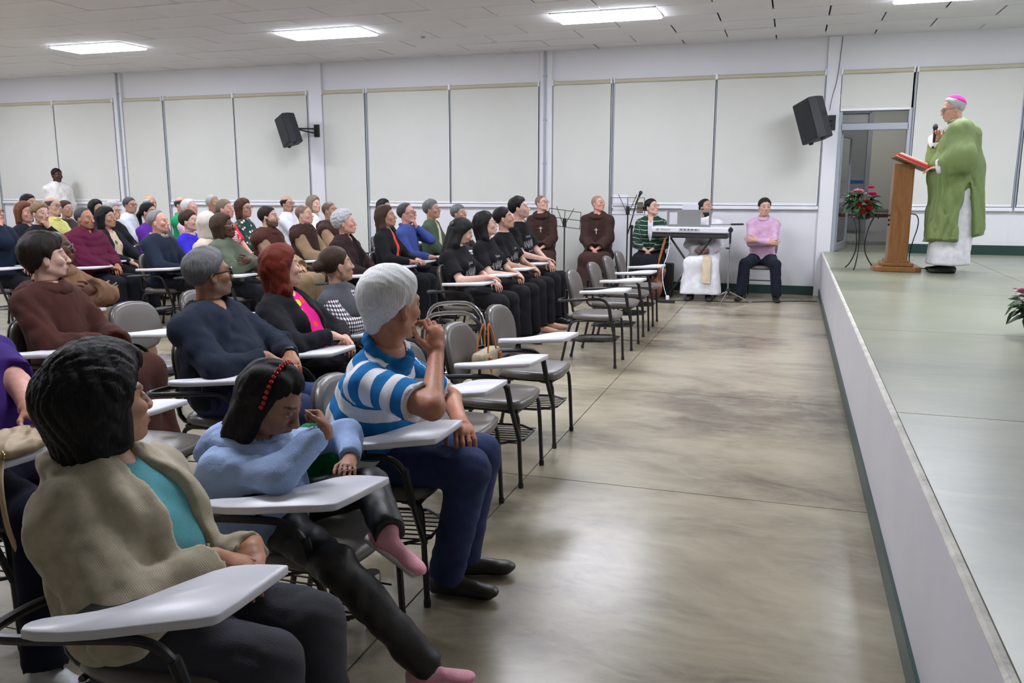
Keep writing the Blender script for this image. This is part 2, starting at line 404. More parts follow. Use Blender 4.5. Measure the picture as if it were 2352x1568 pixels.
# back wall --------------------------------------------------------
wb = MB()
wb.box(((XL+XR)/2, D+.1, (ZB+ZC)/2+.02), (XR-XL, .2, ZC-ZB+.04))
pil = [(-15.95, -15.75), (-11.86, -11.68), (-7.81, -7.56), (-3.76, -3.57), (.36, .55), (4.38, 4.56)]
for a, b in pil: wb.box(((a+b)/2, D+.06, ZC/2), (b-a, .22, ZC))
bays = [[(-15.72, -14.80), (-14.74, -13.29), (-13.26, -11.89)], [(-11.66, -10.80), (-10.74, -9.31), (-9.28, -7.85)],
        [(-7.54, -6.77), (-6.71, -5.27), (-5.24, -3.79)], [(-3.55, -2.66), (-2.60, -1.14), (-1.11, .335)],
        [(.56, 1.45), (1.51, 2.77), (2.83, 4.34)]]
for bi, bay in enumerate(bays):
    x0, x1 = bay[1][0]-.03, bay[2][1]+.03
    wb.box(((x0+x1)/2, D+.1, ZS/2), (x1-x0, .2, ZS))
wb.box((-16.5, D+.1, ZC/2), (1.1, .2, ZC)); wb.box((5.8, D+.1, ZC/2), (2.5, .2, ZC))
wbo = struct(wb.build('wall_back', M_wall, smooth=False))
M_pane = plain('dark_night_glass', (.01, .012, .015), .08, spec=.6)
wn = 0
bl_labels = {}
for bi, bay in enumerate(bays):
    for wi, (a, b) in enumerate(bay):
        wn += 1
        door = wi == 0; isdoor = (bi == 4 and door)
        zlo = .05 if door else ZS
        if not isdoor:
            w = struct(MB().box(((a+b)/2, D+.12, (zlo+ZB)/2), (b-a+.1, .01, ZB-zlo)).build('window_%d' % wn, M_pane, smooth=False))
            f = MB()
            for xx in ((b+.015,) if wi == 2 and a-bay[1][1] < .05 else (a-.015, b+.015)): f.box((xx, D-.005, (zlo+ZB)/2), (.024, .06, ZB-zlo), .004)
            f.box(((a+b)/2, D+.075, zlo+.02), (b-a-.01, .06, .04), .004)
            f.build('window_frame', M_alu, w, smooth=False)
            if not door:
                MB().box(((a+b)/2, D-.022, ZS-.005), (b-a+.04, .06, .05), .006).build('window_sill', M_white, w, smooth=False)
        # roller blind
        side = 'of bay %d' % bi
        where = ['past the left edge', 'at the far left behind the man in white', 'behind the man in the grey sweater', 'left of the middle loudspeaker', 'behind the seated monks'][0:0]
        r = thing('roller_blind', 'x', 'window blind', ((a+b)/2, D-.045, 0), 0, 'cream roller blinds on the back wall'); bl_labels[(bi, wi)] = r
        zb = 2.60 if isdoor else (.16 if door else ZS+.055)
        wd = b-a
        c = MB()  # cloth with a faint billow
        nx = 7; V = []; F = []
        for side_y in (0, .004):
            for k in range(nx):
                for zz in (zb, ZB-.03): V.append((-wd/2+wd*k/(nx-1), .006*math.sin(k*1.3+bi)-.002+side_y, zz))
        for k in range(nx-1):
            F.append((2*k, 2*k+2, 2*k+3, 2*k+1)); o2 = 2*nx; F.append((o2+2*k, o2+2*k+1, o2+2*k+3, o2+2*k+2))
        c.add(V, F); c.build('cloth', M_blind, r)
        ro = MB().tube([(-wd/2-.005, -.0, ZB-.028), (wd/2+.005, 0, ZB-.028)], .032, 12).build('roller', M_cass, r)
        for sx_ in (-1, 1): MB().box((sx_*(wd/2+.008), .0, ZB-.02), (.022, .075, .085), .006).build('bracket', M_white, ro, smooth=False)
        MB().box((0, .0, zb-.012), (wd, .022, .034), .006).build('bottom_bar', M_white, r, smooth=False)
        if not door or isdoor:
            MB().tube([(wd/2-.0, -.03, ZB-.04), (wd/2-.005, -.034, 1.9), (wd/2-.02, -.03, .78 if bi > 2 else 1.0)], .0022, 5).build('pull_cord', M_white, r)
for (bi, wi), lab in {
    (0, 0): 'cream roller blind beyond the left edge of the picture', (0, 1): 'cream roller blind cut by the left picture edge',
    (0, 2): 'cream roller blind right behind the person standing in white', (1, 0): 'narrow floor-length cream blind just right of the leftmost conduit pillar',
    (1, 1): 'cream blind between the leftmost narrow blind and the blind with the left loudspeaker', (1, 2): 'cream blind partly covered by the left wall loudspeaker',
    (2, 0): 'narrow floor-length cream blind just right of the left loudspeaker', (2, 1): 'wide cream blind second right of the left loudspeaker',
    (2, 2): 'wide cream blind left of the middle conduit pillar', (3, 0): 'narrow floor-length cream blind behind the two brown habits by the wall',
    (3, 1): 'wide cream blind above the green striped cardigan', (3, 2): 'wide cream blind partly covered by the right wall loudspeaker',
    (4, 0): 'short cream blind rolled down only above the doorway', (4, 1): 'cream blind behind the person in the green vestment', (4, 2): 'cream blind at the right picture edge'}.items():
    bl_labels[(bi, wi)]['label'] = lab
bb = MB()
for bay in bays[:4]:
    bb.box(((bay[0][0]+bay[2][1])/2, D-.012, .065), (bay[2][1]-bay[0][0]+.25, .024, .13))
struct(bb.build('baseboard_back', M_green, smooth=False))
struct(MB().box((4.1, D-.012, HS+.065), (5.3, .024, .13)).build('baseboard_stage_back', M_green, smooth=False))
# conduits on the pillars
def conduit(x, lab):
    c = thing('conduit', lab, 'conduit', (x, D-.065, 0))
    MB().tube([(0, 0, .3), (0, 0, ZC)], .017, 10).build('pipe', M_alu, c)
    for z in (.9, 1.9, 2.55, 3.2): MB().box((0, .012, z), (.06, .03, .02), .004).build('clamp', M_alu, c, smooth=False)
conduit(-11.75, 'thin metal conduit running up the leftmost white pillar'); conduit(-3.68, 'thin metal conduit up the white pillar left of the two brown habits')
# doorway with the corridor behind it ------------------------------
zf = HS-.005
d1 = MB()
for xx in (.575, 1.455): d1.box((xx, D+.02, (zf+2.6)/2), (.05, .09, 2.6-zf), .004)
d1.box((1.015, D+.02, 2.36), (.86, .09, .09), .004); d1.box((1.015, D+.02, 2.585), (.86, .09, .04), .004)
d1o = struct(d1.build('door_1', M_alu, smooth=False))
M_glass = plain('clear_glass', (.9, .93, .95), .03, trans=1.)
MB().box((1.015, D+.02, 2.485), (.82, .006, .16)).build('transom_pane', M_glass, d1o, smooth=False)
lf = MB(); ca, sa = math.cos(1.35), math.sin(1.35)
Rl = rot('z', 1.35)
for (cx, cz, dx, dz) in ((.0, (zf+2.3)/2, .05, 2.3-zf-.01), (.78, (zf+2.3)/2, .05, 2.3-zf-.01), (.39, zf+.06, .8, .11), (.39, 2.27, .8, .07), (.39, 1.35, .8, .06)):
    lf.box(Rl @ np.array([cx+.02, 0, 0])+np.array([.61, D+.07, cz]), (dx, .035, dz), .003, Rl)
lfo = lf.build('leaf', M_alu, d1o, smooth=False)
MB().box(Rl @ np.array([.41, 0, 0])+np.array([.61, D+.07, 1.45]), (.72, .005, 1.6), 0, Rl).build('pane', M_glass, lfo, smooth=False)
co = MB(); cy = D+2.7
co.box((1.2, cy+.05, 1.9), (4.2, .1, 2.8)); co.box((-.75, (D+cy)/2+.16, 1.9), (.1, 2.5, 2.8)); co.box((3.1, (D+cy)/2+.16, 1.9), (.1, 2.5, 2.8))
struct(co.build('wall_corridor', M_wall, smooth=False))
struct(MB().box((1.2, (D+cy)/2+.16, zf-.03), (4.2, 2.5, .06)).build('floor_corridor', M_stage, smooth=False))
struct(MB().box((1.2, (D+cy)/2+.16, 3.1), (4.2, 2.5, .06)).build('ceiling_corridor', M_tile, smooth=False))
w = struct(MB().box((1.75, cy-.01, 2.0), (1.1, .012, 1.7)).build('window_20', M_blind, smooth=False))
f = MB()
for xx in (.66, 1.17): f.box((xx, cy-.03, 1.75), (.07, .06, 2.3), .004)
f.box((.92, cy-.03, 2.55), (.5, .06, .09), .004); f.box((.92, cy-.03, 2.78), (.5, .06, .07), .004); f.box((1.75, cy-.03, 1.16), (1.1, .05, .05), .004)
f.build('window_frame', M_alu, w, smooth=False)
MB().box((.92, cy-.02, 1.68), (.44, .012, 1.75)).build('pane', plain('frosted_grey_glass', (.30, .31, .33), .3), w, smooth=False)
MB().box((.92, cy-.032, 1.63), (.40, .006, .045)).build('blue_strip', plain('blue_tape', (.02, .10, .42), .5), w, smooth=False)
lp = thing('corridor_fill_panel', 'small unseen fill panel added to light the corridor behind the doorway', 'ceiling light', (1.3, D+1.5, 3.05))  # added light source, hidden above the door head, brightens the corridor
MB().box((0, 0, 0), (.6, .3, .02)).build('diffuser', plain('corridor_fill_glow', (.9, .9, .9), .5, emit=((1, .97, .93), 9.0)), lp, smooth=False)
MB().box((0, 0, .014), (.64, .34, .012)).build('frame', M_frame, lp, smooth=False)
cb = thing('corridor_bench', 'dark corridor bench with a brown wooden top seen through the doorway', 'bench', (1.25, D+1.9, zf))
MB().box((0, 0, .47), (1.5, .4, .07), .01).build('seat_board', wood('reddish_bench_wood', (.07, .025, .015), (.13, .05, .03)), cb, smooth=False)
for xx in (-.55, .6): MB().box((xx, 0, .217), (.25, .3, .434), .006).build('side_panel', plain('near_black_panel', (.012, .01, .012), .5), cb, smooth=False)
# ================================================================== CHAIRS WITH WRITING TABLETS
M_vinyl = plain('grey_brown_vinyl', (.135, .118, .105), .33, bump=.05, bscale=120)
M_tab = plain('white_tablet_laminate', (.68, .68, .72), .35)
def pad(outline, rings, crown=.0):
    """cushion: rings of (inset, z) around an outline, closed by a crowned fan"""
    P = np.array(outline, float); c = P.mean(0); n = len(P); V = []; F = []
    for ins, z in rings:
        Q = c+(P-c)*(1-ins)
        for q in Q: V.append((*q, z))
    for i in range(len(rings)-1):
        for k in range(n): F.append((i*n+k, i*n+(k+1) % n, (i+1)*n+(k+1) % n, (i+1)*n+k))
    F.append(tuple(range(n))[::-1])
    b = (len(rings)-1)*n; m = len(V)
    for ins in (.45, .75):
        Q = c+(P-c)*(1-ins)*(1-rings[-1][0]*0)
        for q in Q: V.append((*q, rings[-1][1]+crown*(ins)))
    for i, (s0, s1) in enumerate(((b, m), (m, m+n))):
        for k in range(n): F.append((s0+k, s0+(k+1) % n, s1+(k+1) % n, s1+k))
    V.append((*c, rings[-1][1]+crown)); t = len(V)-1
    for k in range(n): F.append((m+n+k, m+n+(k+1) % n, t))
    return V, F
def make_chair(tablet=True):
    t = thing('tablet_chair', 'x', 'chair', group='tablet arm chairs')
    ol = chaikin([(-.19, -.17), (-.10, -.205), (.12, -.215), (.205, -.19), (.225, -.09), (.23, 0), (.225, .09), (.205, .19), (.12, .215), (-.10, .205), (-.19, .17), (-.21, 0)], 1)
    V, F = pad(ol, [(.14, .408), (.03, .414), (0, .428), (.0, .440), (.03, .452), (.12, .459)], .004)
    mesh('seat', V, F, M_vinyl, t)
    mesh('seat_shell', *pad(ol, [(.2, .398), (.10, .400), (.06, .410), (.1, .412)], 0), M_rub, t)
    # backrest: egg-shaped pad bent round the sitter, leaning back
    ob = chaikin([(-.14, -.155), (-.19, -.09), (-.205, .0), (-.19, .09), (-.13, .145), (0, .16), (.13, .145), (.19, .09), (.205, 0), (.19, -.09), (.14, -.155), (0, -.165)], 1)
    def bend(V, off):
        out = []
        for (y, z, x) in V:
            xx = x+.75*y*y-.19*z; out.append((-.215+xx+off, y, .665+z))
        return out
    V, F = pad(ob, [(.06, -.012), (.0, -.006), (0, .010), (.04, .022), (.14, .028)], .003)
    mesh('backrest', bend(V, 0), F, M_vinyl, t)
    V, F = pad(ob, [(.10, -.026), (-.01, -.016), (-.015, -.004), (.05, -.003)], 0)
    mesh('backrest_shell', bend(V, 0), F, M_rub, t)
    r = .0115
    for s in (-1, 1):
        l1 = MB().tube(chaikin([(.215, s*.195, .012), (.20, s*.19, .36), (.185, s*.185, .40), (.12, s*.18, .405)], 1, False), r, 8).build('leg', M_black, t)
        l2 = MB().tube(chaikin([(-.265, s*.195, .012), (-.20, s*.185, .34), (-.165, s*.18, .40), (-.05, s*.18, .405)], 1, False), r, 8).build('leg', M_black, t)
        for x, l_ in ((.215, l1), (-.265, l2)): MB().lathe([(.014, 0), (.015, .02), (.012, .03)], (x, s*.195, 0), 8).build('foot_cap', M_rub, l_)
        MB().tube(chaikin([(.05, s*.13, .40), (-.15, s*.13, .395), (-.235, s*.13, .42), (-.25, s*.13, .50), (-.238, s*.13, .66)], 1, False), r, 8).build('back_upright', M_black, t)
    MB().tube([(.185, -.185, .402), (.185, .185, .402)], r, 8).build('cross_rail', M_black, t); MB().tube([(-.165, -.18, .402), (-.165, .18, .402)], r, 8).build('cross_rail', M_black, t)
    bk = MB()
    bk.tube(chaikin([(.20, -.18, .23), (.20, .18, .23), (-.20, .18, .215), (-.20, -.18, .215)], 1), .007, 6, closed=True)
    for k in range(8):
        y = -.15+.3*k/7; bk.tube([(.195, y, .226), (-.195, y, .212)], .0035, 5)
    b = bk.build('book_rack', M_black, t); b['kind'] = 'stuff'
    if tablet:
        at = MB().tube(chaikin([(-.24, -.12, .585), (-.27, -.20, .588), (-.265, -.335, .592), (-.19, -.355, .598), (.04, -.315, .612), (.12, -.295, .608), (.165, -.275, .56), (.175, -.245, .45), (.195, -.215, .33), (.21, -.197, .25)], 2, False), .0125, 8).build('arm_tube', M_black, t)
        MB().tube([(.03, -.30, .605), (.03, -.30, .66), (.10, -.29, .664)], .010, 8).box((.06, -.29, .668), (.16, .09, .006)).build('tablet_bracket', M_black, t)
        tp = chaikin([(-.045, -.452), (-.062, -.42), (-.035, -.388), (.03, -.355), (.085, -.30), (.13, -.20), (.18, -.098), (.235, -.068), (.318, -.052), (.322, -.062), (.300, -.285), (.285, -.312), (.19, -.36), (.06, -.43)], 1)
        MB().prism(tp, .670, .692, .003).build('writing_tablet', M_tab, t, smooth=.9)
        MB().tube([(.165, -.275, .56), (.18, -.24, .42)], .016, 8).build('arm_hinge', M_rub, at)
    return t
chair0 = make_chair(); chair_used = [False]
def chair(x, y, deg, label):
    if not chair_used[0]: o = chair0; chair_used[0] = True
    else: o = copy_tree(chair0)
    o.location = (x, y, 0); o.rotation_euler = (0, 0, math.radians(deg)); o['label'] = label
    return o
# empty chairs
for x, y, a, lab in [
    (-1.50, 3.57, 2, 'empty grey tablet chair just beyond the striped polo shirt'),
    (-1.48, 4.20, 0, 'empty grey tablet chair with the orange-handled bag on its seat'),
    (-1.49, 4.915, -1, 'empty grey tablet chair just beyond the chair with the orange-handled bag'),
    (-1.595, 7.25, 1, 'nearest of the four empty front chairs by the music stands'),
    (-1.60, 8.09, 0, 'second of the four empty front chairs by the music stands'),
    (-1.62, 8.87, 1, 'third of the four empty front chairs by the music stands'),
    (-1.63, 9.56, 2, 'last of the four empty front chairs, nearest the keyboard'),
    (-2.63, 2.83, 0, 'empty grey tablet chair directly behind the pale blue hooded top'),
    (-3.78, 4.33, -2, 'empty grey tablet chair right of the dark brown hooded habit'),
    (-3.80, 5.00, 3, 'empty grey tablet chair half hidden behind the navy sweater'),
]: chair(x, y, a, lab)
# plain stacking chairs along the wall
def make_wallchair():
    t = thing('stacking_chair', 'x', 'chair', group='chairs along the back wall')
    ol = chaikin([(-.19, -.19), (.2, -.2), (.22, 0), (.2, .2), (-.19, .19), (-.2, 0)], 2)
    mesh('seat', *pad(ol, [(.12, .408), (0, .42), (0, .44), (.08, .455)], .003), M_vinyl, t)
    ob = chaikin([(-.18, -.12), (-.2, 0), (-.18, .13), (0, .15), (.18, .13), (.2, 0), (.18, -.12), (0, -.14)], 1)
    V, F = pad(ob, [(.05, -.012), (0, 0), (.03, .02), (.12, .026)], .003)
    mesh('backrest', [(-.215+x-.15*z, y, .70+z) for (y, z, x) in V], F, M_vinyl, t)
    for s in (-1, 1):
        MB().tube([(.20, s*.19, 0), (.18, s*.18, .405)], .011, 8).build('leg', M_black, t)
        MB().tube([(-.25, s*.19, 0), (-.16, s*.18, .405)], .011, 8).build('leg', M_black, t)
        MB().tube(chaikin([(-.1, s*.14, .40), (-.235, s*.14, .42), (-.245, s*.14, .72)], 1, False), .011, 8).build('back_upright', M_black, t)
    MB().tube([(-.2, -.17, .22), (-.2, .17, .22)], .008, 6).build('cross_rail', M_black, t); MB().tube([(.195, -.185, .26), (.195, .185, .26)], .008, 6).build('cross_rail', M_black, t)
    return t
wchair0 = make_wallchair(); wused = [False]
def wallchair(x, y, deg, label):
    o = wchair0 if not wused[0] else copy_tree(wchair0); wused[0] = True
    o.location = (x, y, 0); o.rotation_euler = (0, 0, math.radians(deg)); o['label'] = label
# ================================================================== SIGNED DISTANCE MODELLING (bodies, hair, cloth)
def nv(v): v = np.asarray(v, float); return v/(np.linalg.norm(v)+1e-12)
class Cone:
    """round cone a->b; optional widening by factor s along axis ax"""
    def __init__(s, a, b, r1, r2, ax=None, w=1.):
        s.a = np.asarray(a, float); s.b = np.asarray(b, float); s.r1 = r1; s.r2 = r2; s.ax = None if ax is None else nv(ax); s.w = w
        R = max(r1, r2)*max(1., w); s.lo = np.minimum(s.a, s.b)-R; s.hi = np.maximum(s.a, s.b)+R
    def d(s, X, Y, Z):
        ba = s.b-s.a; L2 = ba@ba+1e-12
        px, py, pz = X-s.a[0], Y-s.a[1], Z-s.a[2]
        t = np.clip((px*ba[0]+py*ba[1]+pz*ba[2])/L2, 0, 1)
        qx, qy, qz = px-t*ba[0], py-t*ba[1], pz-t*ba[2]
        if s.ax is not None:
            k = (qx*s.ax[0]+qy*s.ax[1]+qz*s.ax[2])*(1/s.w-1); qx = qx+k*s.ax[0]; qy = qy+k*s.ax[1]; qz = qz+k*s.ax[2]
        return np.sqrt(qx*qx+qy*qy+qz*qz)-(s.r1+(s.r2-s.r1)*t)
class Ell:
    def __init__(s, c, r, M=None):
        s.c = np.asarray(c, float); s.r = np.asarray(r, float); s.M = np.eye(3) if M is None else np.asarray(M, float)
        e = np.sqrt(((s.M*s.r[:, None])**2).sum(0)); s.lo = s.c-e; s.hi = s.c+e
    def d(s, X, Y, Z):
        px, py, pz = X-s.c[0], Y-s.c[1], Z-s.c[2]; k0 = 0; k1 = 0
        for i in range(3):
            q = px*s.M[i, 0]+py*s.M[i, 1]+pz*s.M[i, 2]; k0 = k0+(q/s.r[i])**2; k1 = k1+(q/s.r[i]**2)**2
        k0 = np.sqrt(k0); return k0*(k0-1)/(np.sqrt(k1)+1e-9)
class Fld:
    def __init__(s, prims, h, pad=.0):
        lo = np.min([p.lo for p in prims], 0)-pad-2.5*h; hi = np.max([p.hi for p in prims], 0)+pad+2.5*h
        s.h = h; s.lo = lo; n = np.ceil((hi-lo)/h).astype(int)+1
        s.x = (lo[0]+h*np.arange(n[0])).astype(np.float32)[:, None, None]; s.y = (lo[1]+h*np.arange(n[1])).astype(np.float32)[None, :, None]; s.z = (lo[2]+h*np.arange(n[2])).astype(np.float32)[None, None, :]
        s.n = n; s.v = np.full(n, .5, np.float32)
    def _s(s, p, m):
        a = np.maximum(np.floor((p.lo-m-s.lo)/s.h).astype(int), 0); b = np.minimum(np.ceil((p.hi+m-s.lo)/s.h).astype(int)+1, s.n)
        if (b <= a).any(): return None
        return tuple(slice(i, j) for i, j in zip(a, b))
    def add(s, p, k=.0, g=0.):
        q = s._s(p, k+g+3*s.h)
        if q is None: return s
        d = p.d(s.x[q[0]], s.y[:, q[1]], s.z[:, :, q[2]])-g; a = s.v[q]
        if k > 0:
            h = np.maximum(k-np.abs(a-d), 0)/k; s.v[q] = np.minimum(a, d)-h*h*k*.25
        else: s.v[q] = np.minimum(a, d)
        return s
    def cut(s, p, k=.0, g=0.):
        q = s._s(p, k+g+3*s.h)
        if q is None: return s
        d = -(p.d(s.x[q[0]], s.y[:, q[1]], s.z[:, :, q[2]])-g); a = s.v[q]
        if k > 0:
            h = np.maximum(k-np.abs(a-d), 0)/k; s.v[q] = np.maximum(a, d)+h*h*k*.25
        else: s.v[q] = np.maximum(a, d)
        return s
    def plane(s, pt, nrm):
        """keep the side the normal points away from"""
        pt = np.asarray(pt, float); nrm = nv(nrm)
        s.v = np.maximum(s.v, ((s.x-pt[0])*nrm[0]+(s.y-pt[1])*nrm[1]+(s.z-pt[2])*nrm[2]).astype(np.float32)); return s
    def noise(s, amp, f, seed=0, st=(1, 1, 1), mask=1.):
        r = np.random.RandomState(seed); t = 0
        for i in range(4):
            k = r.normal(size=3)*f*(1+.6*i)*np.array(st); ph = r.uniform(0, 6.28, 2)
            t = t+(1.27-2*np.abs(np.sin(.5*(s.x*k[0]+s.y*k[1]+s.z*k[2])+ph[0]+1.0*np.sin(s.x*k[2]*.45-s.y*k[0]*.45+s.z*k[1]*.3+ph[1]))))/(1+.5*i)
        s.v = s.v+((amp*.42)*t*mask).astype(np.float32); return s
    def net(s):
        v = s.v; I = v < 0
        if not I.any(): return np.zeros((0, 3)), np.zeros((0, 4), int)
        c = [I[dx:I.shape[0]-1+dx, dy:I.shape[1]-1+dy, dz:I.shape[2]-1+dz] for dx in (0, 1) for dy in (0, 1) for dz in (0, 1)]
        cnt = sum(a.astype(np.int8) for a in c); act = (cnt > 0) & (cnt < 8)
        idx = np.full(act.shape, -1, np.int64); i, j, k = np.nonzero(act); idx[i, j, k] = np.arange(len(i))
        acc = np.zeros((len(i), 3)); m = np.zeros(len(i))
        co = [(0, 0, 0), (0, 0, 1), (0, 1, 0), (0, 1, 1), (1, 0, 0), (1, 0, 1), (1, 1, 0), (1, 1, 1)]
        vals = [v[i+a, j+b, k+e] for a, b, e in co]
        for p in range(8):
            for q in range(p+1, 8):
                A, B = co[p], co[q]
                if sum(abs(A[u]-B[u]) for u in range(3)) != 1: continue
                va, vb = vals[p], vals[q]; sel = (va < 0) != (vb < 0)
                t = va[sel]/(va[sel]-vb[sel])
                for u in range(3): acc[sel, u] += A[u]+t*(B[u]-A[u])
                m[sel] += 1
        V = s.lo+s.h*(np.stack([i, j, k], 1)+acc/m[:, None]); Fs = []
        for ax in range(3):
            o = [a for a in range(3) if a != ax]
            sl0 = [slice(None)]*3; sl1 = [slice(None)]*3
            sl0[ax] = slice(0, -1); sl1[ax] = slice(1, None)
            a = I[tuple(sl0)]; b = I[tuple(sl1)]; X = a != b
            for w in o:
                X = X.copy(); q = [slice(None)]*3; q[w] = 0; X[tuple(q)] = False; q[w] = -1; X[tuple(q)] = False
            e = np.array(np.nonzero(X)).T
            if len(e) == 0: continue
            def cell(d1, d2):
                g = e.copy(); g[:, o[0]] -= d1; g[:, o[1]] -= d2; return idx[g[:, 0], g[:, 1], g[:, 2]]
            Q = np.stack([cell(1, 1), cell(0, 1), cell(0, 0), cell(1, 0)], 1)
            fl = a[X] if ax != 1 else ~a[X]
            Q[~fl] = Q[~fl][:, ::-1]; Fs.append(Q)
        F = np.concatenate(Fs); F = F[(F >= 0).all(1)]
        return V, F
def merge(parts):
    V = []; F = []; n = 0
    for v, f in parts: V.append(v); F.append(f+n); n += len(v)
    return np.concatenate(V), np.concatenate(F)
# ================================================================== PEOPLE
UP = np.array([0, 0, 1.])
SK = dict(pale=srgb(216, 172, 152), fair=srgb(206, 166, 148), rosy=srgb(208, 156, 140), tan=srgb(184, 142, 120), olive=srgb(170, 128, 104), brown=srgb(122, 82, 60), deep=srgb(74, 46, 35), choc=srgb(92, 58, 42))
HC = dict(black=(.008, .007, .007), dark=(.018, .013, .010), brown=(.045, .024, .014), chest=(.07, .032, .018), auburn=(.13, .045, .022), red=(.13, .018, .008), blond=(.30, .22, .12), ash=(.20, .16, .11),
          grey=(.22, .22, .23), silver=(.46, .46, .47), white=(.74, .73, .72), cream=(.58, .53, .46), salt=(.13, .13, .135), pepper=(.055, .055, .06), sand=(.22, .15, .08))
RES = dict(far=(.032, .0095, .023, .0095), mid=(.025, .0066, .0155, .0070), near=(.018, .0047, .0105, .0052))
ZLX = np.array([-.13, -.085, -.055, -.035, -.015, .012, .024, .036, .055, .072, .12]); ZLZ = np.array([-.085, -.078, -.062, -.02, .010, .002, .006, .034, .052, .070, .078])
ZRC = np.array([0, 0, 0, 0, 0, .1, .3, .6, 1, 1, 1])
def head_parts(P, A, sh, sex):
    s = sh; ad = []; ct = []
    E = lambda x, y, z, a, b, c, k: ad.append((Ell(P(x, y, z), (a*s, b*s, c*s), A), k*s))
    E(-.012, 0, .034, .097, .076, .087, 0); E(.020, 0, -.030, .068, .060, .086, .03)
    jw = .05 if sex == 'm' else .046
    for y in (-1, 1):
        ad.append((Cone(P(-.006, y*jw, -.055), P(.058, y*.016, -.097), .021*s, .017*s), .02*s))
        E(.056, y*.041, -.024, .030, .021, .024, .016)
    E(.073, 0, -.099, .017, .021, .016, .014); E(.073, 0, -.066, .025, .030, .026, .014)
    ad.append((Cone(P(.080, -.032, .023), P(.080, .032, .023), (.012 if sex == 'm' else .009)*s, (.012 if sex == 'm' else .009)*s), .016*s))
    for y in (-1, 1): ct.append((Ell(P(.102, y*.033, .0), (.019*s, .021*s, .0125*s), A), .012*s))
    post = []
    Q = lambda x, y, z, a, b, c, k: post.append((Ell(P(x, y, z), (a*s, b*s, c*s), A), k*s))
    post.append((Cone(P(.088, 0, .014), P(.1075, 0, -.030), .0075*s, .0105*s), .010*s)); Q(.109, 0, -.035, .012, .0125, .011, .006)
    for y in (-1, 1):
        Q(.102, y*.0125, -.037, .012, .009, .009, .005); Q(-.008, y*.079, -.012, .018, .0085, .032, .006)
    Q(.0935, 0, -.0605, .009, .023, .006, .005); Q(.0925, 0, -.073, .0095, .020, .007, .005)
    ct2 = [(Ell(P(.103, 0, -.0668), (.012*s, .022*s, .0017*s), A), .003*s)]
    for y in (-1, 1): ct2.append((Ell(P(-.002, y*.090, -.008), (.010*s, .007*s, .018*s), A), .004*s))
    return ad, ct, post, ct2
def sphere_eye(c, A, r, skin, iris):
    V = []; C = []; n, m = 14, 12
    for i in range(m+1):
        la = -PI/2+PI*i/m
        for j in range(n):
            lo = 2*PI*j/n; d = np.array([math.cos(la)*math.cos(lo), math.cos(la)*math.sin(lo), math.sin(la)])
            lid = d[2] > .24 or d[2] < -.42
            V.append(c+r*(1.10 if lid else 1.)*(d @ A))
            C.append([q*.82 for q in skin] if lid else (iris if d[0] > .87 else (.5, .46, .44)))
    F = [(i*n+j, i*n+(j+1) % n, (i+1)*n+(j+1) % n, (i+1)*n+j) for i in range(m) for j in range(n)]
    return np.array(V), np.array(F), np.array(C)
def hand_prims(W, hd, nr, side, curl, s=1., spread=1.):
    """palm and five fingers; curl = (base, middle, tip) in radians, fingers bend towards nr"""
    hd = nv(hd); nr = nv(nr-hd*(nr@hd)); th = np.cross(hd, nr) if side < 0 else np.cross(nr, hd)
    A = np.array([hd, th, nr]); L = []
    L.append((Cone(W-hd*.03*s, W+hd*.025*s, .024*s, .025*s, th, 1.2), .01)); L.append((Ell(W+hd*.052*s, (.05*s, .041*s, .017*s), A), .012))
    for j, (o, l1, l2, l3) in enumerate(((.031, .040, .024, .020), (.0105, .045, .028, .021), (-.0105, .041, .026, .020), (-.030, .033, .020, .018))):
        p = W+hd*(.088-.006*abs(o)/.03)*s+th*o*s; a = 0
        cj = [c*(1+.10*j) for c in curl]
        for l, c, r in zip((l1, l2, l3), cj, (.0092, .0084, .0074)):
            a += c; d = math.cos(a)*hd+math.sin(a)*nr+th*(.08*(1.5-j)*spread if c is cj[0] else 0); q = p+nv(d)*l*s
            L.append((Cone(p, q, r*s, r*.92*s), .004)); p = q
    p = W+hd*.018*s+th*.030*s
    for d, l, r in ((hd*.62+th*.62+nr*.35, .045, .0125), (hd*.85+th*.18+nr*.45, .032, .0100), (hd*.9-th*.05+nr*.42, .024, .0085)):
        q = p+nv(d)*l*s; L.append((Cone(p, q, r*s, r*.9*s), .006)); p = q
    return L
def ring(c, ax, fw, rad, r, n=14, wide=1.0, drop=0.):
    ax = nv(ax); u = nv(fw-ax*(fw@ax)); v = np.cross(ax, u); pts = []
    for i in range(n):
        a = 2*PI*i/n; pts.append(c+rad*(math.cos(a)*u+wide*math.sin(a)*v)-ax*drop*math.cos(a))
    return [Cone(pts[i], pts[(i+1) % n], r, r) for i in range(n)]
def ik(S, Wt, L1, L2, hint):
    d = Wt-S; D_ = np.linalg.norm(d); mx = (L1+L2)*.995
    if D_ > mx: Wt = S+d/D_*mx; D_ = mx
    D_ = max(D_, abs(L1-L2)+.02); u = nv(Wt-S); a = (L1*L1-L2*L2+D_*D_)/(2*D_); h = math.sqrt(max(L1*L1-a*a, 0))
    w = hint-S; w = w-u*(w@u); w = nv(w) if np.linalg.norm(w) > 1e-4 else np.array([0, 0, -1.])
    return S+u*a+w*h, Wt
BISHOP = np.array([1.55, 10.1, 2.25])
